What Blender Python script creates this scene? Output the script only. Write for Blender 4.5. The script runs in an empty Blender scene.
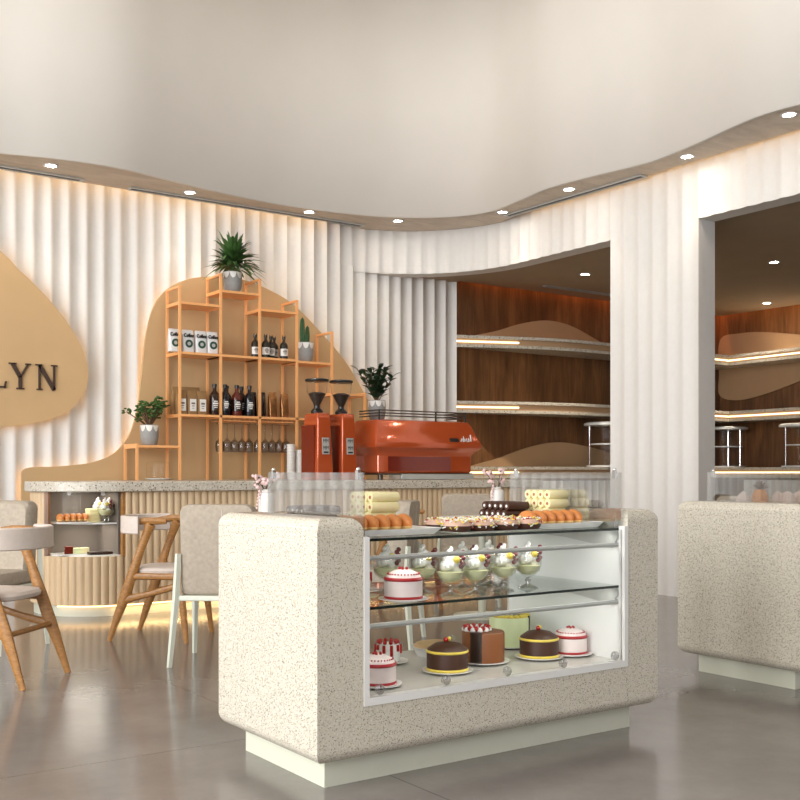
import bpy, bmesh, math, random
from mathutils import Vector, Matrix
random.seed(7)
PI = math.pi
C = bpy.context.scene.collection

# ------------------------------------------------------------------ materials
def new_mat(name):
    m = bpy.data.materials.new(name); m.use_nodes = True
    nt = m.node_tree; b = nt.nodes['Principled BSDF']
    return m, nt, b
def setc(b, c): b.inputs['Base Color'].default_value = (c[0], c[1], c[2], 1)
def pmat(name, c, rough=.5, metal=0, var=.06, scale=12, emit=None, es=0, bump=0, coat=0, stretch=(1, 1, 1), sss=0):
    m, nt, b = new_mat(name)
    b.inputs['Roughness'].default_value = rough; b.inputs['Metallic'].default_value = metal
    b.inputs['Coat Weight'].default_value = coat
    tc = nt.nodes.new('ShaderNodeTexCoord'); mp = nt.nodes.new('ShaderNodeMapping'); mp.inputs['Scale'].default_value = stretch
    n = nt.nodes.new('ShaderNodeTexNoise'); n.inputs['Scale'].default_value = scale; n.inputs['Detail'].default_value = 5
    r = nt.nodes.new('ShaderNodeMix'); r.data_type = 'RGBA'
    r.inputs['A'].default_value = (*[max(0, v*(1-var*2)) for v in c], 1); r.inputs['B'].default_value = (*[min(1, v*(1+var*2)) for v in c], 1)
    nt.links.new(tc.outputs['Object'], mp.inputs[0]); nt.links.new(mp.outputs[0], n.inputs['Vector'])
    nt.links.new(n.outputs['Fac'], r.inputs['Factor']); nt.links.new(r.outputs['Result'], b.inputs['Base Color'])
    if emit: b.inputs['Emission Color'].default_value = (*emit, 1); b.inputs['Emission Strength'].default_value = es
    if bump:
        bp = nt.nodes.new('ShaderNodeBump'); bp.inputs['Strength'].default_value = bump; bp.inputs['Distance'].default_value = .004
        nt.links.new(n.outputs['Fac'], bp.inputs['Height']); nt.links.new(bp.outputs[0], b.inputs['Normal'])
    return m
def ramp(nt, stops):
    r = nt.nodes.new('ShaderNodeValToRGB'); e = r.color_ramp.elements
    while len(e) < len(stops): e.new(.5)
    for el, (p, c) in zip(e, stops): el.position = p; el.color = (*c, 1)
    return r
def terrazzo(name, base, light, dark, mid, scale=150, rough=.16):
    m, nt, b = new_mat(name); tc = nt.nodes.new('ShaderNodeTexCoord')
    v = nt.nodes.new('ShaderNodeTexVoronoi'); v.inputs['Scale'].default_value = scale
    nz = nt.nodes.new('ShaderNodeTexNoise'); nz.inputs['Scale'].default_value = scale*.6
    nt.links.new(tc.outputs['Object'], v.inputs['Vector']); nt.links.new(tc.outputs['Object'], nz.inputs['Vector'])
    sp = nt.nodes.new('ShaderNodeSeparateColor'); nt.links.new(v.outputs['Color'], sp.inputs[0])
    cr = ramp(nt, [(0, dark), (.10, mid), (.29, base), (.66, light)]); cr.color_ramp.interpolation = 'CONSTANT'
    nt.links.new(sp.outputs[0], cr.inputs[0])
    d = ramp(nt, [(.30, (0, 0, 0)), (.50, (1, 1, 1))]); nt.links.new(v.outputs['Distance'], d.inputs[0])
    mx = nt.nodes.new('ShaderNodeMix'); mx.data_type = 'RGBA'; mx.inputs['B'].default_value = (*base, 1)
    nt.links.new(cr.outputs[0], mx.inputs['A']); nt.links.new(d.outputs[0], mx.inputs['Factor']); 
    m2 = nt.nodes.new('ShaderNodeMix'); m2.data_type = 'RGBA'; m2.blend_type = 'MULTIPLY'; m2.inputs['Factor'].default_value = .35
    nt.links.new(mx.outputs['Result'], m2.inputs['A']); nt.links.new(nz.outputs['Fac'], m2.inputs['B'])
    nt.links.new(m2.outputs['Result'], b.inputs['Base Color']); b.inputs['Roughness'].default_value = rough
    return m
def wood(name, c1, c2, scale=3, stretch=(14, 14, 1), rough=.4, planks=0):
    m, nt, b = new_mat(name); tc = nt.nodes.new('ShaderNodeTexCoord'); mp = nt.nodes.new('ShaderNodeMapping'); mp.inputs['Scale'].default_value = stretch
    n = nt.nodes.new('ShaderNodeTexNoise'); n.inputs['Scale'].default_value = scale; n.inputs['Detail'].default_value = 8; n.inputs['Roughness'].default_value = .65; n.inputs['Distortion'].default_value = .6
    nt.links.new(tc.outputs['Object'], mp.inputs[0]); nt.links.new(mp.outputs[0], n.inputs['Vector'])
    r = ramp(nt, [(.25, c1), (.5, tuple((a+b_)/2 for a, b_ in zip(c1, c2))), (.75, c2)]); nt.links.new(n.outputs['Fac'], r.inputs[0])
    out = r.outputs[0]
    if planks:
        n2 = nt.nodes.new('ShaderNodeTexNoise'); n2.inputs['Scale'].default_value = planks; n2.inputs['Detail'].default_value = 3; mp2 = nt.nodes.new('ShaderNodeMapping'); mp2.inputs['Scale'].default_value = (1, 1, .25)
        nt.links.new(tc.outputs['Object'], mp2.inputs[0]); nt.links.new(mp2.outputs[0], n2.inputs['Vector'])
        r2 = ramp(nt, [(.35, (.45, .45, .45)), (.65, (1, 1, 1))]); nt.links.new(n2.outputs['Fac'], r2.inputs[0])
        mx = nt.nodes.new('ShaderNodeMix'); mx.data_type = 'RGBA'; mx.blend_type = 'MULTIPLY'; mx.inputs['Factor'].default_value = 1
        nt.links.new(out, mx.inputs['A']); nt.links.new(r2.outputs[0], mx.inputs['B']); out = mx.outputs['Result']
    nt.links.new(out, b.inputs['Base Color']); b.inputs['Roughness'].default_value = rough
    return m
def glass(name, tint=(.98, .985, .985), refl=.55, rough=.0, base=.008):
    m = bpy.data.materials.new(name); m.use_nodes = True; nt = m.node_tree; nt.nodes.clear()
    o = nt.nodes.new('ShaderNodeOutputMaterial'); t = nt.nodes.new('ShaderNodeBsdfTransparent'); g = nt.nodes.new('ShaderNodeBsdfGlossy')
    t.inputs[0].default_value = (*tint, 1); g.inputs['Roughness'].default_value = rough
    f = nt.nodes.new('ShaderNodeLayerWeight'); f.inputs['Blend'].default_value = .5
    pw = nt.nodes.new('ShaderNodeMath'); pw.operation = 'POWER'; pw.inputs[1].default_value = 4
    ml = nt.nodes.new('ShaderNodeMath'); ml.operation = 'MULTIPLY_ADD'; ml.inputs[1].default_value = .85*refl; ml.inputs[2].default_value = base
    nt.links.new(f.outputs['Facing'], pw.inputs[0])
    mx = nt.nodes.new('ShaderNodeMixShader')
    nt.links.new(pw.outputs[0], ml.inputs[0]); nt.links.new(ml.outputs[0], mx.inputs[0]); nt.links.new(t.outputs[0], mx.inputs[1]); nt.links.new(g.outputs[0], mx.inputs[2]); nt.links.new(mx.outputs[0], o.inputs[0])
    return m
def emit(name, c, s):
    m = bpy.data.materials.new(name); m.use_nodes = True; nt = m.node_tree; nt.nodes.clear()
    o = nt.nodes.new('ShaderNodeOutputMaterial'); e = nt.nodes.new('ShaderNodeEmission'); e.inputs[0].default_value = (*c, 1); e.inputs[1].default_value = s
    nt.links.new(e.outputs[0], o.inputs[0]); return m

M = dict(
    stone=terrazzo('cream_terrazzo', (.68, .625, .515), (.81, .775, .69), (.05, .04, .025), (.30, .235, .14), 230, .16),
    slab=terrazzo('grey_terrazzo', (.66, .60, .50), (.80, .76, .68), (.10, .08, .06), (.30, .25, .19), 70, .25),
    plaster=pmat('white_plaster', (.745, .70, .635), .75, var=.02, scale=2),
    flute=pmat('fluted_plaster', (.70, .68, .65), .6, var=.02, scale=20, bump=.1),
    tan=pmat('tan_panel', (.58, .385, .195), .55, var=.04, scale=3),
    tan2=pmat('tan_leaf_panel', (.46, .29, .16), .5, var=.04, scale=3),
    plinth=pmat('pale_plinth', (.60, .60, .49), .35, var=.02),
    white=pmat('white_laminate', (.80, .80, .78), .25, var=.01),
    whitemetal=pmat('white_metal', (.72, .71, .68), .35, var=.02),
    grey=pmat('grey_metal', (.52, .53, .51), .3, .4, var=.03),
    deck=pmat('deck_grey', (.56, .53, .48), .25, var=.02),
    chrome=pmat('chrome', (.75, .75, .75), .15, 1, var=.02),
    gold=pmat('orange_gold_metal', (.95, .48, .19), .35, .15, var=.02),
    walnut=wood('dark_walnut', (.13, .054, .020), (.37, .165, .062), 2.5, (9, 9, .8), .35, planks=3.2),
    oak=wood('oak', (.20, .080, .016), (.46, .22, .06), 10, (3, 3, 9), .4),
    beech=wood('pale_beech_flute', (.56, .40, .235), (.70, .53, .34), 3, (10, 10, 1), .45),
    fabric=pmat('beige_fabric', (.40, .34, .27), .9, var=.13, scale=45, bump=.4),
    pad=pmat('pale_pad', (.60, .52, .46), .7, var=.05, scale=30),
    frame=pmat('sage_white_frame', (.66, .68, .58), .35, var=.02),
    red=pmat('orange_red_enamel', (.50, .085, .022), .16, .25, var=.03, coat=.6),
    darkred=pmat('dark_red_enamel', (.19, .02, .008), .2, .2, coat=.5),
    black=pmat('black_plastic', (.012, .011, .010), .3), darkm=pmat('dark_metal', (.10, .085, .07), .3, .7),
    bean=pmat('coffee_beans', (.02, .010, .006), .4, scale=90, var=.45, bump=1),
    brown=pmat('dark_brown_letters', (.055, .03, .02), .4),
    glass=glass('clear_glass'), glassg=glass('glass_shelf', (.92, .96, .94), 1.0), glasse=pmat('glass_edge', (.012, .022, .018), .1),
    guard=glass('guard_glass', (.96, .97, .97), 1.0, base=.30),
    stemglass=glass('thin_grey_glass', (.80, .80, .80), .9, base=.05), cupglass=glass('cup_glass', (.975, .98, .975), .9, base=.035), clipglass=glass('clip_glass', (.80, .80, .80), 1, base=.25),
    clip=pmat('clear_clip', (.78, .79, .78), .15),
    pot=pmat('grey_pot', (.30, .30, .29), .55, var=.08, scale=40), potw=pmat('pot_white_glaze', (.80, .78, .74), .35),
    soil=pmat('soil', (.03, .018, .01), .95, scale=80, var=.4),
    leaf=pmat('leaf_green', (.05, .12, .028), .45, var=.35, scale=14), leafd=pmat('dark_leaf', (.018, .045, .018), .35, var=.3, scale=14),
    stem=pmat('stem_brown', (.13, .07, .035), .7), cactus=pmat('cactus_green', (.03, .11, .03), .5, var=.25, scale=30),
    amber=pmat('dark_amber_glass', (.022, .008, .004), .12), blackg=pmat('black_bottle_glass', (.006, .007, .010), .12),
    redg=pmat('red_brown_bottle_glass', (.11, .018, .010), .12), olive=pmat('dark_olive_bottle', (.022, .018, .010), .2),
    label=pmat('paper_label', (.78, .76, .72), .6, var=.03), print=pmat('label_print', (.16, .13, .11), .6), kraft=pmat('kraft_paper', (.27, .15, .055), .7, var=.12, scale=30, bump=.4),
    foil=pmat('gold_foil_bag', (.30, .13, .045), .25, .7, var=.5, scale=25, bump=1), bagw=pmat('white_coffee_bag', (.74, .74, .74), .4, var=.04, bump=.6, scale=30),
    greenlogo=pmat('dark_green_print', (.02, .07, .05), .5), cup=pmat('white_paper_cup', (.80, .78, .74), .6),
    cream=pmat('whipped_cream', (.88, .87, .84), .45, bump=.3, scale=60), pudding=pmat('lime_pudding', (.80, .79, .47), .35),
    yellow=pmat('yellow_icing', (.78, .60, .08), .4), cherry=pmat('red_cherry', (.42, .012, .012), .2), grape=pmat('purple_grape', (.16, .03, .035), .2),
    choc=pmat('chocolate', (.055, .016, .005), .5, var=.1), ganache=pmat('milk_chocolate_glaze', (.24, .075, .016), .42), darkchoc=pmat('dark_chocolate', (.025, .009, .005), .3),
    pinkw=pmat('pale_pink_fondant', (.80, .68, .65), .4), redi=pmat('red_icing', (.38, .01, .015), .35), palegreen=pmat('pale_green_fondant', (.68, .74, .42), .4),
    bun=pmat('baked_bun_crust', (.62, .22, .05), .4, var=.18, scale=12), bunl=pmat('bun_crumb', (.80, .55, .22), .55), roll=pmat('cheese_roll', (.80, .72, .40), .5, var=.05),
    rollc=pmat('roll_jam_centre', (.40, .13, .07), .5), pinkicing=pmat('rosy_cream_icing', (.62, .40, .30), .4), tart=pmat('tart_crust', (.50, .32, .15), .6), plate=pmat('white_china', (.80, .79, .76), .15),
    pinkf=pmat('pink_petal', (.78, .56, .54), .6), pinkb=pmat('pale_pink_cream', (.78, .62, .55), .5), orange=pmat('orange_peel', (.70, .25, .03), .4),
    led=emit('led_warm', (1, .60, .25), 5.5), ledo=emit('led_orange', (1, .30, .06), 2.2), ledw=emit('led_shelf', (1, .80, .50), 2.6), lamp=emit('lamp_white', (1, .93, .82), 120),
    caseback=pmat('smoked_case_back', (.16, .135, .115), .25), slot=pmat('slot_dark', (.07, .06, .055), .5), innerceil=pmat('brown_plaster', (.36, .27, .18), .8, var=.04, scale=3),
)
# floor: large polished slabs with faint joints
def floor_mat():
    m, nt, b = new_mat('polished_concrete'); tc = nt.nodes.new('ShaderNodeTexCoord')
    n = nt.nodes.new('ShaderNodeTexNoise'); n.inputs['Scale'].default_value = 1.6; n.inputs['Detail'].default_value = 9; n.inputs['Roughness'].default_value = .65
    nt.links.new(tc.outputs['Object'], n.inputs['Vector'])
    r = ramp(nt, [(.3, (.15, .133, .122)), (.7, (.23, .207, .19))]); nt.links.new(n.outputs['Fac'], r.inputs[0])
    mp = nt.nodes.new('ShaderNodeMapping'); mp.inputs['Location'].default_value = (.25, .9, 0)
    br = nt.nodes.new('ShaderNodeTexBrick'); br.offset = 0; br.inputs['Scale'].default_value = 1; br.inputs['Brick Width'].default_value = 2.4; br.inputs['Row Height'].default_value = 2.4
    br.inputs['Mortar Size'].default_value = .004; br.inputs['Color1'].default_value = br.inputs['Color2'].default_value = (1, 1, 1, 1); br.inputs['Mortar'].default_value = (.62, .62, .62, 1)
    nt.links.new(tc.outputs['Object'], mp.inputs[0]); nt.links.new(mp.outputs[0], br.inputs['Vector'])
    mx = nt.nodes.new('ShaderNodeMix'); mx.data_type = 'RGBA'; mx.blend_type = 'MULTIPLY'; mx.inputs['Factor'].default_value = 1
    nt.links.new(r.outputs[0], mx.inputs['A']); nt.links.new(br.outputs['Color'], mx.inputs['B']); nt.links.new(mx.outputs['Result'], b.inputs['Base Color'])
    n2 = nt.nodes.new('ShaderNodeTexNoise'); n2.inputs['Scale'].default_value = 6; n2.inputs['Detail'].default_value = 6; nt.links.new(tc.outputs['Object'], n2.inputs['Vector'])
    r2 = nt.nodes.new('ShaderNodeMapRange'); r2.inputs[3].default_value = .13; r2.inputs[4].default_value = .19; nt.links.new(n2.outputs['Fac'], r2.inputs[0]); nt.links.new(r2.outputs[0], b.inputs['Roughness'])
    return m
M['floor'] = floor_mat()
def soffit_mat():
    m, nt, b = new_mat('travertine_soffit'); tc = nt.nodes.new('ShaderNodeTexCoord'); mp = nt.nodes.new('ShaderNodeMapping'); mp.inputs['Scale'].default_value = (1, 3, 1); mp.inputs['Rotation'].default_value = (0, 0, .6)
    n = nt.nodes.new('ShaderNodeTexNoise'); n.inputs['Scale'].default_value = 2.2; n.inputs['Detail'].default_value = 9; n.inputs['Roughness'].default_value = .7; n.inputs['Distortion'].default_value = 1
    nt.links.new(tc.outputs['Object'], mp.inputs[0]); nt.links.new(mp.outputs[0], n.inputs['Vector'])
    r = ramp(nt, [(.25, (.40, .31, .225)), (.75, (.66, .56, .44))]); nt.links.new(n.outputs['Fac'], r.inputs[0]); nt.links.new(r.outputs[0], b.inputs['Base Color']); b.inputs['Roughness'].default_value = .45
    return m
M['soffit'] = soffit_mat()

# ------------------------------------------------------------------ mesh helpers
class MB:
    def __init__(s): s.v = []; s.f = []; s.fm = []; s.mi = 0
    def add(s, vs, fs):
        k = len(s.v); s.v += [tuple(p) for p in vs]; s.f += [tuple(i+k for i in f) for f in fs]; s.fm += [s.mi]*len(fs); return s
    def mat(s, i): s.mi = i; return s
    def box(s, x0, x1, y0, y1, z0, z1):
        return s.add([(x, y, z) for z in (z0, z1) for y in (y0, y1) for x in (x0, x1)], [(0, 2, 3, 1), (4, 5, 7, 6), (0, 1, 5, 4), (2, 6, 7, 3), (0, 4, 6, 2), (1, 3, 7, 5)])
    def tube(s, pts, r, n=8, flat=None, cap=True):
        pts = [Vector(p) for p in pts]; R = r if isinstance(r, (list, tuple)) else [r]*len(pts); k = len(pts); vs = []
        up = Vector((0, 0, 1)); prev = None
        for i, p in enumerate(pts):
            d = (pts[min(i+1, k-1)]-pts[max(i-1, 0)]).normalized()
            a = prev if prev is not None else (up.cross(d) if abs(d.z) < .95 else Vector((1, 0, 0)))
            a = (a-d*a.dot(d)); a = a.normalized() if a.length > 1e-6 else d.orthogonal().normalized(); b = d.cross(a).normalized(); prev = a
            fa, fb = (flat if flat else (1, 1))
            for j in range(n):
                t = 2*PI*j/n; vs.append(p+a*(R[i]*fa*math.cos(t))+b*(R[i]*fb*math.sin(t)))
        fs = [(i*n+j, i*n+(j+1) % n, (i+1)*n+(j+1) % n, (i+1)*n+j) for i in range(k-1) for j in range(n)]
        if cap: fs += [tuple(range(n))[::-1], tuple((k-1)*n+j for j in range(n))]
        return s.add(vs, fs)
    def lathe(s, prof, c=(0, 0, 0), n=24):
        vs = []; fs = []
        for (r, z) in prof:
            for j in range(n): t = 2*PI*j/n; vs.append((c[0]+r*math.cos(t), c[1]+r*math.sin(t), c[2]+z))
        for i in range(len(prof)-1):
            for j in range(n): fs.append((i*n+j, i*n+(j+1) % n, (i+1)*n+(j+1) % n, (i+1)*n+j))
        if prof[0][0] > 1e-4: fs.append(tuple(range(n))[::-1])
        if prof[-1][0] > 1e-4: fs.append(tuple((len(prof)-1)*n+j for j in range(n)))
        return s.add(vs, fs)
    def loft(s, rings):
        n = len(rings[0]); vs = [p for r in rings for p in r]
        fs = [(i*n+j, i*n+(j+1) % n, (i+1)*n+(j+1) % n, (i+1)*n+j) for i in range(len(rings)-1) for j in range(n)]
        fs += [tuple(range(n))[::-1], tuple((len(rings)-1)*n+j for j in range(n))]
        return s.add(vs, fs)
    def prism(s, out, a0, a1, ax='z'):
        f = {'z': lambda p, a: (p[0], p[1], a), 'y': lambda p, a: (p[0], a, p[1]), 'x': lambda p, a: (a, p[0], p[1])}[ax]
        return s.loft([[f(p, a0) for p in out], [f(p, a1) for p in out]])
    def ball(s, c, r, n=12, m=8, sc=(1, 1, 1)):
        prof = [(max(1e-5, math.sin(PI*i/m)), -math.cos(PI*i/m)) for i in range(m+1)]
        k = len(s.v); s.lathe(prof, (0, 0, 0), n)
        for i in range(k, len(s.v)): p = s.v[i]; s.v[i] = (c[0]+p[0]*r*sc[0], c[1]+p[1]*r*sc[1], c[2]+p[2]*r*sc[2])
        return s
    def leaf(s, p, d, L, W, droop=.5, n=5):
        p = Vector(p); d = Vector(d).normalized(); side = d.cross(Vector((0, 0, 1)))
        side = side.normalized() if side.length > .05 else Vector((math.cos(L*977), math.sin(L*977), 0)); vs = []
        for i in range(n+1):
            t = i/n; w = W*math.sin(PI*min(1, .08+t*.92))**.8*.5; c = p+d*(L*t)+Vector((0, 0, -droop*L*t*t)); nn = side.cross(d)
            vs += [c-side*w+nn*w*.25, c, c+side*w+nn*w*.25]
        fs = []
        for i in range(n):
            a = i*3; fs += [(a, a+1, a+4, a+3), (a+1, a+2, a+5, a+4)]
        return s.add(vs, fs)
    def build(s, name, mats, parent=None, smooth=True, bevel=0, seg=2, angle=40):
        me = bpy.data.meshes.new(name); me.from_pydata(s.v, [], s.f)
        if not isinstance(mats, (list, tuple)): mats = [mats]
        for m in mats: me.materials.append(m)
        for p, i in zip(me.polygons, s.fm): p.material_index = i
        bm = bmesh.new(); bm.from_mesh(me); bmesh.ops.recalc_face_normals(bm, faces=bm.faces); 
        bm.to_mesh(me); bm.free()
        if smooth:
            for p in me.polygons: p.use_smooth = True
            me.set_sharp_from_angle(angle=math.radians(angle))
        o = bpy.data.objects.new(name, me); C.objects.link(o)
        if parent: o.parent = parent
        if bevel:
            bv = o.modifiers.new('bevel', 'BEVEL'); bv.width = bevel; bv.segments = seg; bv.limit_method = 'ANGLE'; bv.angle_limit = math.radians(35)
        return o
def tag(o, label, cat, group=None):
    o['label'] = label; o['category'] = cat
    if group: o['group'] = group
    return o
def thing(name, label, cat, loc=(0, 0, 0), rz=0, group=None):
    o = bpy.data.objects.new(name, None); o.empty_display_size = .05; C.objects.link(o); o.location = loc; o.rotation_euler = (0, 0, rz)
    return tag(o, label, cat, group)
def struct(o): o['kind'] = 'structure'; return o
def dup(root, loc, rz, label, group=None):
    r = root.copy(); C.objects.link(r); r.location = loc; r.rotation_euler = (0, 0, rz); r['label'] = label
    if group: r['group'] = group
    for ch in list(root.children):
        c = ch.copy(); C.objects.link(c); c.parent = r
        for g in list(ch.children):
            d = g.copy(); C.objects.link(d); d.parent = c
    return r
def place(o, loc, rz=0):
    o.location = loc; o.rotation_euler = (0, 0, rz); return o
def rrect(x0, x1, y0, y1, r, k=5):
    o = []
    for cx, cy, a in ((x1-r, y1-r, 0), (x0+r, y1-r, 90), (x0+r, y0+r, 180), (x1-r, y0+r, 270)):
        for i in range(k+1): t = math.radians(a+90*i/k); o.append((cx+r*math.cos(t), cy+r*math.sin(t)))
    return o
def catmull(P, k=6, closed=False):
    out = []; n = len(P)
    rng = range(n if closed else n-1)
    for i in rng:
        p0, p1, p2, p3 = (P[(i+j-1) % n] for j in range(4)) if closed else (P[max(0, min(n-1, i+j-1))] for j in range(4))
        for a in range(k):
            t = a/k; out.append(tuple(.5*((2*p1[c])+(-p0[c]+p2[c])*t+(2*p0[c]-5*p1[c]+4*p2[c]-p3[c])*t*t+(-p0[c]+3*p1[c]-3*p2[c]+p3[c])*t**3) for c in range(len(p1))))
    if not closed: out.append(tuple(P[-1]))
    return out
def text_mesh(name, body, size, mat, parent, loc, rot=(PI/2, 0, 0), ext=.0006, sx=1):
    cu = bpy.data.curves.new(name, 'FONT'); cu.body = body; cu.size = size; cu.extrude = ext; cu.align_x = 'CENTER'; cu.align_y = 'CENTER'; cu.resolution_u = 2
    t = bpy.data.objects.new('tmp', cu); C.objects.link(t); bpy.context.view_layer.update()
    me = bpy.data.meshes.new_from_object(t); bpy.data.objects.remove(t); me.name = name
    me.materials.clear(); me.materials.append(mat)
    o = bpy.data.objects.new(name, me); C.objects.link(o); o.location = loc; o.rotation_euler = rot; o.scale = (sx, 1, 1); o.parent = parent
    return o
def resample(path, step):
    L = [0]
    for a, b in zip(path, path[1:]): L.append(L[-1]+math.dist(a, b))
    n = max(2, int(round(L[-1]/step))); out = []; j = 0
    for i in range(n+1):
        s = L[-1]*i/n
        while j < len(L)-2 and L[j+1] < s: j += 1
        t = (s-L[j])/(L[j+1]-L[j]); out.append((path[j][0]+(path[j+1][0]-path[j][0])*t, path[j][1]+(path[j+1][1]-path[j][1])*t))
    return out, L[-1]
def fluted(path, pitch, depth, z0, z1, thick, convex=False, sub=10):
    """ribbed sheet along a plan path; the room is on the right-hand side of the path direction"""
    P0, L = resample(path, .002 if False else pitch/sub); n = len(P0)-1; nf = max(1, round(L/pitch)); outer = []; inner = []
    for i, p in enumerate(P0):
        a = Vector(P0[max(0, i-1)]); b = Vector(P0[min(n, i+1)]); d = (b-a).normalized(); nr = Vector((d.y, -d.x))
        t = (i/n*nf) % 1.0; h = math.sin(PI*t); off = depth*(math.sqrt(max(0, 1-(2*t-1)**2)) if convex else (1-h))
        q = Vector(p)+nr*off; outer.append(q); inner.append(Vector(p)-nr*thick)
    mb = MB(); vs = []; fs = []
    for o_, i_ in zip(outer, inner): vs += [(o_.x, o_.y, z0), (o_.x, o_.y, z1), (i_.x, i_.y, z1), (i_.x, i_.y, z0)]
    for i in range(n):
        a = i*4; b = a+4; fs += [(a, b, b+1, a+1), (a+1, b+1, b+2, a+2), (a+2, b+2, b+3, a+3), (a+3, b+3, b, a)]
    fs += [(0, 1, 2, 3), (n*4+3, n*4+2, n*4+1, n*4)]
    return mb.add(vs, fs)

# ------------------------------------------------------------------ camera
cam = bpy.data.cameras.new('camera'); co = bpy.data.objects.new('camera', cam); C.objects.link(co)
co.location = (0, 0, 1.1); th = math.atan2(1490, 1045); co.rotation_euler = (PI/2, 0, th-PI/2)
cam.sensor_width = 36; cam.lens = 1045/800*36; cam.shift_y = 72.5/800; cam.clip_end = 100
bpy.context.scene.camera = co

# ------------------------------------------------------------------ room shell
YA, XB, XC, ZH, ZI, ZS, ZT = 9.67, 7.32, 12.4, 3.30, 3.33, 3.77, 6.5
XL, YF = -4.6, -3.2
struct(MB().box(XL-.2, XC+.2, YF-.2, YA+.3, -.12, 0).build('floor', M['floor'], smooth=False))
struct(MB().box(XL-.2, XC+.2, YF-.2, YA+.3, ZT, ZT+.12).build('ceiling', M['plaster'], smooth=False))
R_ = 1.36; fil = [(XB-R_+R_*math.sin(a), YA-R_+R_*math.cos(a)) for a in [PI/2*i/24 for i in range(25)]]
FL = .162
struct(fluted([(XL, YA), (XB-R_, YA)], FL, .040, 0, 3.98, .15).build('wall_back', M['flute'], angle=50))
struct(fluted([(XB-R_, YA), (7.56, YA)], FL, .045, 0, ZI+.02, .15).build('wall_back_passage', M['flute'], angle=50))
FD = .02
struct(fluted(fil+[(XB, 6.945)], FL, FD, ZH, 3.98, .2).build('wall_right', M['flute'], angle=50))
struct(fluted([(XB, 6.945), (XB, 5.915)], FL, FD, 0, 3.98, .2).build('wall_right_pier', M['flute'], angle=50))
struct(fluted([(XB, 5.915), (XB, 3.3)], FL, FD, ZH, 3.98, .2).build('wall_right_lintel', M['flute'], angle=50))
struct(fluted([(XB, 3.3), (XB, YF)], FL, FD, 0, 3.98, .2).build('wall_right_near', M['flute'], angle=50))
# dark wood room behind the openings
struct(MB().box(7.56, XC, YA, YA+.15, 0, ZI+.25).build('wall_niche_back', M['walnut'], smooth=False))
struct(MB().box(XC, XC+.15, YF, YA, 0, ZI+.25).build('wall_niche_right', M['walnut'], smooth=False))
inn = [(p[0]+.19*(p[0]-(XB-R_))/R_, p[1]+.19*(p[1]-(YA-R_))/R_) for p in fil if p[0] > XB-R_+.02]
inn[0] = (inn[0][0], YA-.001)
inn = [q for q in inn if q[1] < YA] 
cp = inn+[(XB+.19, YF), (XC-.10, YF), (XC-.10, YA-.10), (7.57, YA-.10), (7.57, YA), ]
struct(MB().prism(cp, ZI, ZI+.06).build('ceiling_niche', M['innerceil'], smooth=False))
struct(MB().box(7.4, XC+.15, YF, YA+.15, ZI+.25, ZI+.3).build('ceiling_niche_cove', M['innerceil'], smooth=False))
# wavy soffit edge
edge = [(XL, 8.75), (-3, 9.05), (-1.4, 9.1), (0, 8.95), (1.2, 9.05), (1.8, 9.1), (2.271, 9.041), (2.731, 8.925), (3.25, 8.89), (3.86, 9.02), (4.529, 9.14), (5.211, 9.175), (5.859, 9.074), (6.27, 8.92), (6.672, 8.607), (6.87, 8.208), (6.825, 7.68), (6.755, 7.248), (6.785, 6.82), (6.88, 6.232), (6.885, 5.967), (6.81, 5.503), (6.70, 5.03), (6.675, 4.75), (6.72, 4.4), (6.85, 3.6), (6.8, 2.6), (6.65, 1.6), (6.75, .4), (6.85, -1), (6.7, -2.2), (6.7, YF)]
edge = catmull(edge, 6)
g = .075
inner = [(XL, YA-g-.04)]+[(XB-R_-.15, YA-g-.04)]+[(XB-R_+(R_-.02)*math.sin(a)-.0, YA-R_+(R_-.02)*math.cos(a)) for a in [PI/2*i/20 for i in range(3, 19)]]+[(XB-g-.03, YA-R_-.2), (XB-g-.03, YF)]
struct(MB().prism(edge+inner[::-1], ZS, ZS+.05).build('ceiling_soffit', M['soffit'], smooth=False))
mb = MB(); vs = []; fs = []
for p in edge: vs += [(p[0], p[1], ZS-.012), (p[0], p[1], ZT)]
for i in range(len(edge)-1): fs.append((i*2, i*2+2, i*2+3, i*2+1))
o = mb.add(vs, fs).build('wall_upper', M['plaster'], angle=60); so = o.modifiers.new('s', 'SOLIDIFY'); so.thickness = .04; so.offset = 0; struct(o)
cove = edge+[(XB-.001, YF)]+[(p[0], p[1]) for p in fil[::-1]]+[(XL, YA-.001)]
struct(MB().prism(cove, 3.98, 4.0).build('ceiling_cove', M['plaster'], smooth=False))
# left wall with tall windows, front wall with windows (both behind / beside the camera)
def wall_windows(name, along, fixed, a0, a1, wins, z0, z1, x_dir, mat='plaster'):
    mb = MB()
    def bx(p, q, zz0, zz1):
        if x_dir: mb.box(p, q, fixed-.1, fixed+.1, zz0, zz1)
        else: mb.box(fixed-.1, fixed+.1, p, q, zz0, zz1)
    cur = a0
    for (w0, w1) in wins:
        bx(cur, w0, 0, ZT); bx(w0, w1, 0, z0); bx(w0, w1, z1, ZT); cur = w1
    bx(cur, a1, 0, ZT); struct(mb.build(name, M[mat], smooth=False))
lw = [(-2.4, -.4), (.2, 2.2), (2.8, 4.8), (5.4, 7.4)]
wall_windows('wall_left', 'y', XL-.1, YF-.2, YA+.3, lw, .4, 5.2, False)
fw = [(-3.8, -1.4), (-.6, 1.8), (2.6, 5.0)]
wall_windows('wall_front', 'x', YF-.1, XL-.2, XC+.3, fw, .4, 5.2, True, 'walnut')
k = 1
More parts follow.
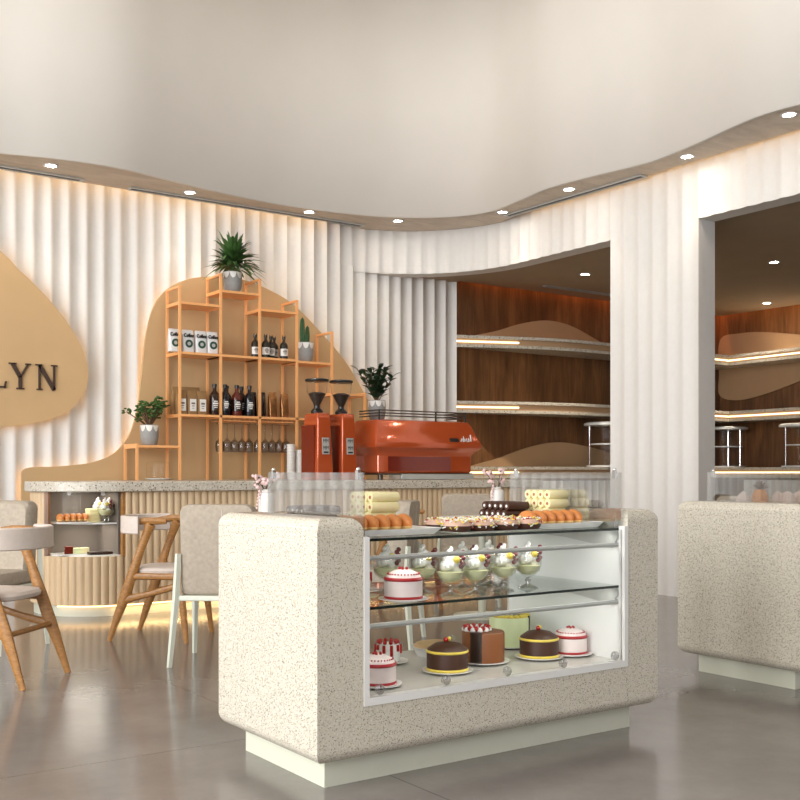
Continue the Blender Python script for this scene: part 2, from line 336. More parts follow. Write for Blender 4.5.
for w0, w1 in lw:
    mb = MB()
    for yy in (w0+.03, (w0+w1)/2, w1-.03): mb.box(XL-.14, XL-.06, yy-.03, yy+.03, .4, 5.2)
    for zz in (.43, 2.0, 3.6, 5.17): mb.box(XL-.14, XL-.06, w0, w1, zz-.03, zz+.03)
    struct(mb.build('window_%d' % k, M['darkm'], smooth=False)); k += 1
for w0, w1 in fw:
    mb = MB()
    for xx in (w0+.03, (w0+w1)/2, w1-.03): mb.box(xx-.03, xx+.03, YF-.14, YF-.06, .4, 5.2)
    for zz in (.43, 2.0, 3.6, 5.17): mb.box(w0, w1, YF-.14, YF-.06, zz-.03, zz+.03)
    struct(mb.build('window_%d' % k, M['darkm'], smooth=False)); k += 1

# ------------------------------------------------------------------ lights
def area(name, loc, rot, sx, sy, e, c=(1, 1, 1), spread=PI):
    l = bpy.data.lights.new(name, 'AREA'); l.shape = 'RECTANGLE'; l.size = sx; l.size_y = sy; l.energy = e; l.color = c; l.spread = spread
    o = bpy.data.objects.new(name, l); C.objects.link(o); o.location = loc; o.rotation_euler = rot; return o
for i, (w0, w1) in enumerate(lw): area('window_daylight', (XL-.25, (w0+w1)/2, 2.8), (0, -PI/2, 0), 4.8, w1-w0, (350, 350, 350, 305)[i], (.985, .988, .985))
for i, (w0, w1) in enumerate(fw): area('window_daylight', ((w0+w1)/2, YF-.25, 2.8), (PI/2, 0, 0), w1-w0, 4.8, 6, (1, .93, .82))
def led_line(name, a, b, z, e, c, w=.03, rot=None):
    mid = ((a[0]+b[0])/2, (a[1]+b[1])/2, z); L = math.dist(a, b); ang = math.atan2(b[1]-a[1], b[0]-a[0])
    return area(name, mid, (0, 0, ang), L, w, e, c)
WARM = (1, .62, .28)
led_line('cove_light', (-4, YA-.09), (XB-R_-.2, YA-.09), 3.95, 22, WARM)
led_line('cove_light', (XB-.07, YA-R_-.25), (XB-.07, 1), 3.95, 10, WARM)
led_line('niche_cove_light', (7.7, YA-.05), (XC-.1, YA-.05), ZI+.2, 13, (1, .30, .06))
led_line('niche_cove_light', (XC-.05, 4), (XC-.05, YA-.1), ZI+.2, 13, (1, .30, .06))
w = bpy.data.worlds.new('world'); bpy.context.scene.world = w; w.use_nodes = True
w.node_tree.nodes['Background'].inputs[0].default_value = (.85, .92, 1, 1); w.node_tree.nodes['Background'].inputs[1].default_value = 1.6

def downlight(loc, label, e=22, c=(1, .86, .68)):
    t = thing('downlight', label, 'ceiling light', loc, 0, 'recessed downlights')
    MB().lathe([(.048, 0), (.062, 0), (.062, -.006), (.05, -.01), (.042, -.004), (.042, 0)], (0, 0, 0), 24).build('trim_ring', M['whitemetal'], t)
    MB().lathe([(.041, -.001), (.041, -.004)], (0, 0, 0), 20).build('lens', M['lamp'], t)
    l = bpy.data.lights.new('downlight_beam', 'SPOT'); l.energy = e; l.color = c; l.spot_size = math.radians(95); l.spot_blend = .6; l.shadow_soft_size = .04
    lo = bpy.data.objects.new('downlight_beam', l); C.objects.link(lo); lo.location = (loc[0], loc[1], loc[2]-.03)
ords = ['first', 'second', 'third', 'fourth', 'fifth', 'sixth', 'seventh', 'eighth', 'ninth', 'tenth']
for i, (x, y) in enumerate([(2.729, 9.169), (4.075, 9.292), (5.378, 9.29), (6.342, 9.08), (7.0, 8.157), (6.95, 7.138), (7.044, 5.827), (6.841, 4.708)]):
    downlight((x, y, ZS), 'round lit downlight in the wavy soffit, %s from the left' % ords[i], 15)
for (x, y), lb in zip([(8.435, 8.411), (11.837, 8.476), (9.592, 6.783)], ['round lit downlight in the dark niche ceiling above the left opening', 'lower of the two lit downlights seen through the right opening', 'upper of the two lit downlights seen through the right opening']):
    downlight((x, y, ZI), lb, 150)
def diffuser(a, b, z, label, wd=.10):
    mid = ((a[0]+b[0])/2, (a[1]+b[1])/2, z); L = math.dist(a, b)/2; ang = math.atan2(b[1]-a[1], b[0]-a[0])
    t = thing('linear_diffuser', label, 'air vent', mid, ang, 'linear slot diffusers')
    MB().box(-L, L, -wd/2, -wd/2+.02, -.015, 0).box(-L, L, wd/2-.02, wd/2, -.015, 0).box(-L, -L+.02, -wd/2+.02, wd/2-.02, -.015, 0).box(L-.02, L, -wd/2+.02, wd/2-.02, -.015, 0).build('frame', M['grey'], t, smooth=False)
    MB().box(-L+.02, L-.02, -wd/2+.02, wd/2-.02, -.006, 0).build('slot', M['slot'], t, smooth=False)
diffuser((.5, 9.46), (3.10, 9.46), ZS, 'dark slot air vent in the soffit above the round sign')
diffuser((3.54, 9.47), (6.15, 9.47), ZS, 'long dark slot air vent in the soffit above the bar shelves')
diffuser((7.13, 8.25), (7.17, 6.41), ZS, 'dark slot air vent in the soffit over the left opening')
diffuser((8.55, 9.2), (10.4, 9.2), ZI, 'thin slot air vent in the dark niche ceiling', .07)

# ------------------------------------------------------------------ tan wall panels with back light
def backlit(name, label, cat, pts, y0, y1, mat, k=8, ins=.05, led=True, xoff=0):
    out = catmull(pts, k, True)
    t = thing(name, label, cat, (0, 0, 0))
    MB().prism(out, y0, y1, 'y').build('board', mat, t)
    if led:
        ar = sum(out[i-1][0]*out[i][1]-out[i][0]*out[i-1][1] for i in range(len(out))); lp = []
        for i, p in enumerate(out):
            a = Vector(out[i-1]); b = Vector(out[(i+1) % len(out)]); d = (b-a).normalized(); nr = Vector((-d.y, d.x))
            if ar < 0: nr = -nr
            q = Vector(p)+nr*ins; lp.append((q.x, y1+.02, q.y))
        MB().tube(lp+[lp[0]], .008, 5).build('led_strip', M['led'], t)
    return t
sign = backlit('round_sign', 'tan pebble-shaped wall sign with dark raised letters and glowing edge', 'sign',
    [(2.404, 3.045), (2.56, 2.90), (2.70, 2.78), (2.86, 2.62), (3.02, 2.42), (3.13, 2.22), (3.18, 2.04), (3.165, 1.90), (3.10, 1.77), (3.0, 1.66), (2.8, 1.57), (2.55, 1.52), (2.3, 1.505), (1.6, 1.52), (.9, 1.62), (.45, 1.95), (.42, 2.4), (.75, 2.85), (1.3, 3.42), (1.95, 3.38)], 9.54, 9.575, M['tan'])
def stroke(mb, a, b, w):
    a = Vector(a); b = Vector(b); d = (b-a).normalized(); n = Vector((-d.y, d.x))*w/2
    mb.prism([tuple(a-n), tuple(b-n), tuple(b+n), tuple(a+n)], 9.522, 9.54, 'y')
zb, zc = 1.845, 2.065
def serif(mb, x, z, w=.055): mb.prism([(x-w/2, z-.006), (x+w/2, z-.006), (x+w/2, z+.006), (x-w/2, z+.006)], 9.522, 9.54, 'y')
mb = MB(); stroke(mb, (2.31, zb), (2.31, zc), .03); stroke(mb, (2.30, zb+.008), (2.44, zb+.008), .016); stroke(mb, (2.432, zb), (2.444, zb+.06), .014); serif(mb, 2.31, zc); mb.build('letter', M['brown'], sign, smooth=False)
mb = MB(); stroke(mb, (2.50, zc), (2.567, zb+.10), .034); stroke(mb, (2.635, zc), (2.567, zb+.10), .017); stroke(mb, (2.567, zb), (2.567, zb+.11), .03); serif(mb, 2.50, zc, .065); serif(mb, 2.635, zc, .05); serif(mb, 2.567, zb, .07); mb.build('letter', M['brown'], sign, smooth=False)
mb = MB(); stroke(mb, (2.735, zb), (2.735, zc), .018); stroke(mb, (2.735, zc), (2.865, zb), .034); stroke(mb, (2.865, zb), (2.865, zc), .018); serif(mb, 2.728, zc, .06); serif(mb, 2.735, zb, .05); serif(mb, 2.865, zc, .055); mb.build('letter', M['brown'], sign, smooth=False)
backlit('arched_backboard', 'large arched tan board with warm glowing edge behind the bar shelves', 'wall panel',
    [(2.589, .02), (2.589, .5), (2.585, 1.0), (2.62, 1.135), (2.9, 1.155), (3.18, 1.185), (3.38, 1.25), (3.50, 1.345), (3.60, 1.50), (3.665, 1.75), (3.70, 2.03), (3.735, 2.36), (3.81, 2.665), (3.93, 2.845), (4.14, 2.98), (4.43, 3.045), (4.75, 3.05), (5.03, 2.985), (5.34, 2.854), (5.66, 2.60), (5.97, 2.31), (6.2, 2.0), (6.38, 1.7), (6.45, 1.3), (6.46, .7), (6.45, .02), (5.5, .02), (4.5, .02), (3.5, .02)], 9.555, 9.585, M['tan'], 5)

# ------------------------------------------------------------------ long fluted counter
CX, CY = 2.86, 8.33
def cpath(r, x_end=8.6, a0=200, a1=270):
    p = [(CX+r*math.cos(math.radians(a)), CY+r*math.sin(math.radians(a))) for a in range(a0, a1+1, 3)]
    return p+[(x_end, CY-r)]
def full(r, x_end):
    return [(CX+r*math.cos(math.radians(a)), CY+r*math.sin(math.radians(a))) for a in range(90, 271, 5)]+[(x_end, CY-r), (x_end, CY+r)]
XE = 7.2
ctr = thing('bar_counter', 'long curved bar counter with beige fluted front and grey terrazzo top', 'counter')
MB().prism(full(.565, XE), .952, 1.03).build('countertop', M['slab'], ctr, bevel=.008)
MB().prism(full(.495, XE), 0, .085).build('plinth', M['plinth'], ctr)
# fluted front: low part under the case, full-height parts either side
rot = lambda p: p
P = .058
arc = lambda a, b, r: [(CX+r*math.cos(math.radians(t)), CY+r*math.sin(math.radians(t))) for t in range(a, b+1, 2)]
A1, A2 = 200, 278
fluted(arc(130, A1, .505), P, .018, .085, .952, .02, True, 8).build('fluted_panel', M['beech'], ctr)
fluted(arc(A1, 270, .505)+[(2.885, CY-.505)], P, .018, .085, .457, .02, True, 8).build('fluted_panel', M['beech'], ctr)
fluted([(2.89, CY-.505), (XE, CY-.505)], P, .018, .085, .952, .02, True, 8).build('fluted_panel', M['beech'], ctr)
MB().box(2.90, XE-.01, CY-.48, CY+.48, .085, .952).build('carcass', M['beech'], ctr, smooth=False)
a = math.radians(A1)
MB().tube([(CX+.49*math.cos(a), CY+.49*math.sin(a), .457), (CX+.49*math.cos(a), CY+.49*math.sin(a), .952)], .026, 4).build('jamb', M['walnut'], ctr, smooth=False)
MB().box(2.872, 2.90, CY-.515, CY-.47, .457, .952).build('jamb', M['oak'], ctr, smooth=False)
cfull = arc(A1, 270, .47)+[(2.94, CY-.47)]
def wedge(z0, z1, r=.47): 
    return MB().prism(arc(A1, 270, r)+[(2.88, CY-r), (2.88, CY+.3), (2.45, CY+.3)], z0, z1)
wedge(.44, .465).build('case_floor', M['white'], ctr)
wedge(.70, .712, .42).build('case_shelf', M['white'], ctr)
MB().box(2.45, 2.88, CY+.0, CY+.02, .465, .95).box(2.86, 2.88, CY-.45, CY, .465, .95).build('case_back', M['caseback'], ctr, smooth=False)
gp = arc(A1, 270, .50)+[(2.885, CY-.50)]
mb = MB(); vs = []; fs = []
for p in gp: vs += [(p[0], p[1], .457), (p[0], p[1], .952)]
for i in range(len(gp)-1): fs.append((i*2, i*2+2, i*2+3, i*2+1))
mb.add(vs, fs).build('curved_glass', M['glass'], ctr)
for a in (225, 255): MB().box(-.012, .012, -.006, .006, .925, .952).build('glass_clip', M['clip'], ctr, smooth=False).location = (CX+.49*math.cos(math.radians(a)), CY+.49*math.sin(math.radians(a)), 0)
area('case_light', (2.68, 8.1, .94), (0, 0, 0), .3, .3, 1.2, (1, .93, .82))
area('case_light', (2.68, 8.1, .69), (0, 0, 0), .3, .3, 1.5, (1, .93, .82))
# plinth glow under the fluted front
gl = arc(215, 270, .512); MB().tube([(p[0], p[1], .078) for p in gl]+[(XE-.1, CY-.512, .078)], .005, 5).build('led_strip', M['led'], ctr)
led_line('plinth_glow', (2.8, CY-.52), (6.5, CY-.52), .082, 9, (1, .66, .30), .02)
# back bar behind
bb = thing('back_bar', 'low beige back bar with terrazzo top under the gold shelves', 'counter', (0, 0, 0))
MB().box(3.3, 6.7, 9.02, 9.54, 0, .98).build('cabinet', M['beech'], bb, smooth=False)
MB().box(3.28, 6.72, 9.0, 9.545, .98, 1.03).build('countertop', M['slab'], bb, smooth=False)

# ------------------------------------------------------------------ gold shelf rack
rk = thing('shelf_rack', 'stepped orange-gold metal shelf rack standing on the back bar', 'shelf', (0, 0, 1.03))
X = [3.516, 3.932, 4.35, 4.768, 5.185, 5.597, 6.0]; Y0, Y1, q = 9.2, 9.5, .011; Zb = 1.03
def zr(y, xr, Yp=9.2):  # height of an image row at the front posts
    return y
tops = [1.365, 2.855, 3.01, 3.005, 2.835, 2.55, 1.935]
def bar(mb, x0, x1, y0, y1, z0, z1): mb.box(x0, x1, y0, y1, z0-Zb, z1-Zb)
for x, zt in zip(X, tops):
    for yy in (Y0, Y1):
        mb = MB(); bar(mb, x-q, x+q, yy-q, yy+q, Zb, zt); mb.build('post', M['gold'], rk, smooth=False)
    mb = MB(); bar(mb, x-q, x+q, Y0+q, Y1-q, zt-2*q, zt); mb.build('top_rail', M['gold'], rk, smooth=False)
shelves = [(0, 1, 1.352), (1, 2, 2.705), (1, 2, 2.235), (2, 3, 2.855), (2, 3, 2.235), (3, 4, 2.71), (3, 4, 2.235), (4, 5, 2.225), (1, 5, 1.65), (5, 6, 1.92)]
for a, b, z in shelves:
    mb = MB(); bar(mb, X[a]+q, X[b]-q, Y0-q, Y1+q, z-.022, z); mb.build('shelf', M['gold'], rk, smooth=False)
    for i in range(a, b+1):
        mb = MB(); bar(mb, X[i]-q+.001, X[i]+q-.001, Y0+q, Y1-q, z-.03, z+.001); mb.build('side_rail', M['gold'], rk, smooth=False)
for a in (2, 3):
    mb = MB(); z = 1.60
    for i in range(7):
        xx = X[a]+.05+i*.053; mb.tube([(xx, Y0+.02, 1.63-Zb), (xx, Y0+.02, z-Zb), (xx, Y1-.03, z-Zb)], .0035, 5)
    mb.tube([(X[a]+.02, Y0+.02, z-Zb), (X[a+1]-.03, Y0+.02, z-Zb)], .005, 5).tube([(X[a]+.02, Y1-.05, z-Zb), (X[a+1]-.03, Y1-.05, z-Zb)], .005, 5)
    mb.build('glass_hanger', M['gold'], rk)
# hanging wine glasses
def wineglass(loc, label):
    t = thing('wine_glass', label, 'wine glass', loc, 0, 'wine glasses hanging upside down')
    MB().lathe([(.005, .275), (.004, .27), (.004, .145), (.014, .128), (.038, .10), (.044, .07), (.041, .03), (.036, 0), (.034, 0), (.039, .03), (.042, .07), (.036, .10), (.001, .124)], (0, 0, 0), 20).build('bowl', M['stemglass'], t)
    MB().lathe([(.036, .275), (.036, .279), (.005, .283)], (0, 0, 0), 20).build('foot', M['stemglass'], t); return t
wg = None
for j, x in enumerate([4.405, 4.485, 4.565, 4.645, 4.722, 4.82, 4.90, 4.98, 5.06, 5.137]):
    lb = 'clear wine glass hanging upside down under the rack, %s from the left' % ords[j]
    if wg is None: wg = wineglass((x, 9.34, 1.30), lb)
    else: dup(wg, (x, 9.34, 1.30), 0, lb)
# bottles
def bottle(name, label, loc, r, h, gl, lab, group, cap, neck=.3, swing=False, rz=0, lab_z=(.15, .52)):
    t = thing(name, label, 'bottle', loc, rz, group)
    MB().lathe([(r*.92, 0), (r, .01), (r, h*.60), (r*.85, h*.68), (r*.42, h*.77), (r*.34, h*.80), (r*.34, h*.93)], (0, 0, 0), 20).build('body', gl, t)
    MB().lathe([(r*.42, h*.90), (r*.44, h), (r*.2, h*1.01)], (0, 0, 0), 14).build('cap', cap, t)
    ln = []
    z0, z1 = h*lab_z[0], h*lab_z[1]; mb = MB(); vs = []; n = 12
    for i in range(n+1):
        a = math.radians(-160+140*i/n-10); vs += [((r+.001)*math.cos(a), (r+.001)*math.sin(a), z0), ((r+.001)*math.cos(a), (r+.001)*math.sin(a), z1)]
    lb = mb.add(vs, [(i*2, i*2+2, i*2+3, i*2+1) for i in range(n)]).build('paper_label', lab, t)
    text = MB()
    for k_, (zz, hw, hh) in enumerate([(.78, .35, .035), (.60, .5, .05), (.42, .4, .03), (.26, .3, .03)]):
        vs = []; zc_ = z0+(z1-z0)*zz
        for i in range(5):
            a = math.radians(-100)+(-hw+2*hw*i/4); vs += [((r+.0018)*math.cos(a), (r+.0018)*math.sin(a), zc_-hh*h*.5), ((r+.0018)*math.cos(a), (r+.0018)*math.sin(a), zc_+hh*h*.5)]
        text.add(vs, [(i*2, i*2+2, i*2+3, i*2+1) for i in range(4)])
    text.build('label_print', M['print'] if lab is M['label'] else M['label'], lb)
    if swing:
        for s in (-1, 1): MB().tube([(s*r*.25, 0, h*.98), (s*r*.38, 0, h*1.06)], .004, 6).build('stopper_prong', gl, t)
    return t
zsh = 2.235
for i, (x, y) in enumerate([(4.76, 9.28), (4.86, 9.25), (4.945, 9.30), (5.02, 9.37), (5.07, 9.26)]):
    bottle('small_bottle', 'dark olive bottle with white label on the upper rack shelf, %s from the left' % ords[i], (x, y, zsh), .041, .225, M['olive'], M['label'], 'olive bottles with white labels', M['olive'], swing=True, lab_z=(.14, .46))
zs2 = 1.65
kinds = [('amber', 4.31), ('blackg', 4.42), ('redg', 4.50), ('redg', 4.545), ('amber', 4.66), ('blackg', 4.682)]
desc = ['dark amber bottle standing behind the second rack post', 'black bottle with grey print just right of the second rack post', 'red-brown bottle partly hidden behind the black one', 'red-brown bottle with printed label in the middle of the row', 'dark bottle tucked behind the right end of the bottle row', 'black bottle with white print at right end of the bottle row']
for i, (kd, x) in enumerate(kinds):
    front = i in (0, 1, 3, 5)
    bottle('drink_bottle', desc[i], (x, 9.25 if front else 9.38, zs2), .051, .30, M[kd], M['amber'] if kd != 'blackg' else M['blackg'], 'drink bottles on the long rack shelf', M['black'])
# bags
def bag(name, label, loc, w, d, h, mat, group, rz=0, pleat=True):
    t = thing(name, label, 'bag', loc, rz, group); rings = []
    for z, sw, sd in ((0, .94, .9), (.02, 1, 1), (h*.5, 1.0, .95), (h*.8, .97, .6), (h*.95, .95, .18), (h, .95, .1)):
        rings.append([(p[0]+.002*math.sin(z*90), p[1], z) for p in rrect(-w/2*sw, w/2*sw, -d/2*sd, d/2*sd, min(w, d)/2*sd*.5, 3)])
    MB().loft(rings).build('pouch', mat, t); return t
for i, x in enumerate([3.87, 4.005, 4.135, 4.255]):
    t = bag('coffee_bag', 'white coffee bag with black lettering and dark green round print, %s from the left' % ords[i], (x+.03, 9.26, zsh), .115, .08, .215, M['bagw'], 'white coffee bags on the rack')
    d = MB().prism([(.038*math.cos(a*PI/10), .082+.038*math.sin(a*PI/10)) for a in range(20)], -.0425, -.0395, 'y').build('round_print', M['greenlogo'], t, smooth=False)
    MB().prism([(.018*math.cos(a*PI/6), .082+.018*math.sin(a*PI/6)) for a in range(12)], -.0435, -.0425, 'y').build('emblem', M['grey'], d, smooth=False)
    text_mesh('lettering', 'Coffee', .052, M['black'], t, (0, -.034, .160), (PI/2-.30, 0, 0), .005, .72)
for i, x in enumerate([3.945, 4.05, 4.15]):
    t = bag('kraft_bag', 'brown kraft pouch with white label on the long shelf, %s from the left' % ['leftmost', 'middle', 'rightmost'][i], (x+.02, 9.24, zs2), .10, .06, .225, M['kraft'], 'kraft pouches with white labels')
    lb = MB().box(-.032, .032, -.034, -.031, .03, .145).build('paper_label', M['label'], t, smooth=False)
    MB().box(-.018, .018, -.0355, -.034, .095, .112).box(-.014, .014, -.0355, -.034, .075, .083).box(-.012, .012, -.0355, -.034, .055, .06).build('label_print', M['print'], lb, smooth=False)
bag('kraft_bag', 'large plain kraft paper bag standing behind the labelled pouches', (4.07, 9.38, zs2), .30, .08, .27, M['kraft'], None)
bag('foil_bag', 'slim dark brown foil bag next to the last bottle', (4.775, 9.36, zs2), .07, .06, .25, M['amber'], None)
bag('foil_bag', 'dark brown foil bag between bottle row and gold bags', (4.835, 9.28, zs2), .07, .06, .245, M['amber'], None)
bag('foil_bag', 'crumpled gold-brown foil bag, left of the pair', (4.94, 9.26, zs2), .085, .06, .25, M['foil'], None)
bag('foil_bag', 'crumpled gold-brown foil bag at the right end of the long shelf', (5.075, 9.26, zs2), .085, .06, .24, M['foil'], None)
# cup stacks
for i, (x, h, mt) in enumerate([(5.075, .30, 'cup'), (5.17, .24, 'cup'), (5.265, .30, 'cup')]):
    t = thing('paper_cup_stack', ['tall stack of white paper cups left of the grinders', 'lower stack of white paper cups in the middle', 'stack of white paper cups with kraft sleeve beside the red grinder'][i], 'cups', (x, 9.12, 1.03), 0, 'stacked paper cups')
    for k_ in range(10):
        z = h*k_/10; o = MB().lathe([(.033, z), (.042, z+.07), (.045, z+.073), (.045, z+.08), (.040, z+.08)], (0, 0, 0), 18).build('cup', M['kraft'] if (i == 2 and k_ < 3) else M['cup'], t)
        if k_ > 3 and k_ % 1 == 0: pass
# potted plants
def pot(t, r, h, face=-100):
    MB().lathe([(r*.72, 0), (r*.86, h*.08), (r, h*.45), (r, h*.97), (r*.97, h), (r*.90, h), (r*.88, h*.9)], (0, 0, 0), 28).build('pot', M['pot'], t)
    MB().lathe([(r*.9, h*.88), (.001, h*.9)], (0, 0, 0), 20).build('soil', M['soil'], t)
    mb = MB(); vs = []; fs = []; n = 48
    for i in range(n+1):
        a = 2*PI*i/n; d = h*.30*abs(math.sin(a*4))**.6; vs += [((r+.0012)*math.cos(a), (r+.0012)*math.sin(a), h*.975), ((r+.0012)*math.cos(a), (r+.0012)*math.sin(a), h*.97-d)]
    mb.add(vs, [(i*2, i*2+2, i*2+3, i*2+1) for i in range(n)]).build('scalloped_glaze', M['potw'], t)
def fern(loc, r, h, label):
    t = thing('potted_palm', label, 'plant', loc); pot(t, r, h); mb = MB(); st = MB()
    for i in range(150):
        a = i*2.4; el = -.15+1.6*((i*37) % 100)/100; L = .21+.14*random.random(); d = Vector((math.cos(a)*math.cos(el), math.sin(a)*math.cos(el), math.sin(el)))
        if d.y > .15: L *= .58
        mb.leaf(Vector((0, 0, h+.04+.05*random.random()))+d*.04, d, L+(.10 if el > 1.0 else 0), .042, .22+.3*random.random(), 5)
    for i in range(14): a = i*2.4; st.tube([(0, 0, h*.9), (.03*math.cos(a), .03*math.sin(a), h+.09)], .003, 5)
    mb.build('foliage', M['leaf'], t); st.build('stems', M['leaf'], t); return t
fern((4.525, 9.3, 2.855), .09, .20, 'bushy green palm in a grey pot on top of the tallest rack shelf')
def jade(loc, label):
    t = thing('potted_jade_plant', label, 'plant', loc); pot(t, .085, .19); mb = MB(); st = MB()
    for i in range(22):
        a = i*2.4; el = .5+.9*random.random(); L = .13+.12*random.random(); d = Vector((math.cos(a)*math.cos(el), math.sin(a)*math.cos(el)*.6, math.sin(el)))
        e = Vector((0, 0, .17))+d*L*1.1; st.tube([(0, 0, .16), tuple(Vector((0, 0, .17))+d*L*.6), tuple(e)], .005, 5)
        for k_ in range(14):
            v = Vector((random.gauss(0, 1), random.gauss(0, 1), random.gauss(.2, 1))).normalized(); mb.ball(tuple(e+v*.034), .0165, 6, 4, (1, 1, .5))
    mb.build('foliage', M['leaf'], t); st.build('stems', M['stem'], t)
jade((3.675, 9.30, 1.352), 'small-leaved jade plant in a grey pot on the low left shelf')
t = thing('potted_cactus', 'two-column green cactus in a grey pot on the right rack shelf', 'plant', (5.335, 9.3, 2.225)); pot(t, .088, .20)
for (x, y, h, r) in ((-.03, 0, .27, .024), (.035, .01, .19, .021), (.0, -.03, .10, .016)):
    mb = MB(); rings = []
    for i in range(12):
        u = i/11; rr = r*(.75+.25*math.sin(PI*min(u*1.2, 1)*.9))*(math.sqrt(max(.001, 1-max(0, (u-.8)/.2)**2)))
        rings.append([(x+rr*(1+.16*math.cos(8*a))*math.cos(a), y+rr*(1+.16*math.cos(8*a))*math.sin(a), .17+(h+.02)*u) for a in [2*PI*j/32 for j in range(32)]])
    mb.loft(rings).build('cactus_column', M['cactus'], t)
def rubber(loc, label):
    t = thing('potted_rubber_plant', label, 'plant', loc); pot(t, .085, .19); mb = MB(); st = MB()
    for i in range(13):
        a = i*2.4; lean = .12+.55*random.random(); L = .28+.14*random.random(); d = Vector((math.cos(a)*lean, math.sin(a)*lean, 1)).normalized()
        st.tube([(0, 0, .16), tuple(Vector((0, 0, .16))+d*L)], .004, 5)
        for k_ in range(12):
            p = Vector((0, 0, .16))+d*L*(.2+.07*k_); b = a+k_*2.3; mb.leaf(p, (math.cos(b), math.sin(b), .8), .11, .05, .25)
    mb.build('foliage', M['leafd'], t); st.build('stems', M['stem'], t)
rubber((5.66, 8.46, 1.61), 'dark glossy-leaved plant in a grey pot on top of the espresso machine')
# cake dome under the low shelf
t = thing('cake_dome', 'clear glass dome on a white plate under the low left shelf', 'cake dome', (3.86-.12, 9.25, 1.03))
MB().lathe([(.10, 0), (.12, .012), (.12, .016)], (0, 0, 0), 28).build('plate', M['plate'], t)
MB().lathe([(.108, .018), (.108, .15), (.09, .17), (.001, .175)], (0, 0, 0), 28).build('dome', M['glass'], t)

# ------------------------------------------------------------------ grinders and espresso machine
def grinder(loc, label):
    t = thing('coffee_grinder', label, 'coffee grinder', loc, 0, 'orange-red coffee grinders')
    rings = []
    for z, hw, y0, y1 in ((0, .082, -.15, .15), (.02, .085, -.155, .155), (.55, .068, -.13, .12), (.60, .066, -.125, .11), (.612, .058, -.115, .10)):
        rings.append([(x, y, z) for x, y in ((-hw, y0), (hw, y0), (hw, y1), (-hw, y1))])
    MB().loft(rings).build('body', M['red'], t, bevel=.012, seg=3)
    MB().box(-.089, -.083, -.10, .13, .03, .5).build('side_panel', M['darkred'], t, smooth=False)
    b = MB().box(-.030, .040, -.005, .004, -.075, .075).build('badge', M['grey'], t, smooth=False); b.location = (.0, -.148, .31); b.rotation_euler = (-.045, 0, 0)
    for z, s in ((.045, 'MM'), (-.018, 'MM')): text_mesh('badge_lettering', s, .048, M['black'], b, (.005, -.0055, z), (PI/2, 0, 0), .001, .8)
    MB().box(-.02, .03, -.007, -.004, -.065, -.05).build('badge_line', M['black'], b, smooth=False)
    MB().lathe([(.055, .612), (.058, .63), (.045, .645), (.028, .66), (.028, .68)], (0, 0, 0), 24).build('collar', M['black'], t)
    MB().lathe([(.026, .665), (.03, .68), (.082, .78), (.094, .81), (.102, .90), (.100, .90), (.092, .81), (.028, .685)], (0, 0, 0), 28).build('hopper', M['glass'], t)
    MB().lathe([(.022, .668), (.026, .684), (.078, .783), (.080, .79), (.04, .805), (.001, .795)], (0, 0, 0), 24).build('coffee_beans', M['bean'], t)
    MB().lathe([(.106, .90), (.110, .905), (.110, .920), (.102, .925), (.001, .928)], (0, 0, 0), 28).build('lid', M['black'], t)
    return t
gr = grinder((4.865, 8.26, 1.03), 'orange-red coffee grinder with bean hopper, the left one')
dup(gr, (5.125, 8.26, 1.03), 0, 'orange-red coffee grinder with bean hopper, standing against the espresso machine')
em = thing('espresso_machine', 'large orange-red espresso machine on the bar counter beside the grinders', 'coffee machine', (6.03, 8.38, 1.03)); em.scale = (1, 1, 1.06)
rings = []
for z, hx, hy in ((.06, .555, .215), (.075, .565, .225), (.215, .565, .225), (.245, .58, .24), (.29, .635, .295), (.315, .64, .30), (.34, .635, .295), (.50, .575, .215), (.535, .555, .19), (.545, .53, .17)):
    rings.append([(p[0], p[1], z) for p in rrect(-hx, hx, -hy, hy, .02, 3)])
MB().loft(rings).build('body', M['red'], em, bevel=0, angle=25)
MB().box(-.55, .57, -.235, .2, .045, .06).build('drip_tray', M['darkm'], em, bevel=.004)
mb = MB().box(-.45, .30, -.2275, -.2265, .08, .21).build('lower_panel', M['darkred'], em, smooth=False)
for sx in (-.5, .5):
    for sy in (-.17, .17): MB().lathe([(.025, 0), (.025, .045)], (sx, sy, 0), 14).build('foot', M['darkm'], em)
MB().box(-.30, .58, -.24, -.20, .004, .05).build('drip_rail', M['grey'], em, bevel=.004)
for z in (.575, .60, .625):
    MB().tube([(-.52, .16, z), (-.52, -.18, z), (.52, -.18, z), (.52, .16, z)], .006, 8).build('top_rail', M['darkm'], em)
for sx in (-.52, .15, .52): MB().tube([(sx, -.18, .54), (sx, -.18, .63)], .008, 8).build('rail_post', M['black'], em)
b = MB().box(-.055, .055, -.004, .004, -.018, .018).build('badge', M['black'], em, smooth=False); b.location = (.30, -.283, .365); b.rotation_euler = (-.46, 0, 0)
b = MB().tube([(0, 0, -.02), (.02, 0, .01), (.03, 0, -.02), (.045, 0, .03), (.05, 0, -.02), (.075, 0, .01), (.075, 0, -.02), (.10, 0, -.02), (.10, 0, .01), (.125, 0, -.015), (.14, 0, .05)], .006, 6).build('script_logo', M['whitemetal'], em); b.location = (.375, -.288, .372); b.rotation_euler = (-.46, 0, 0)

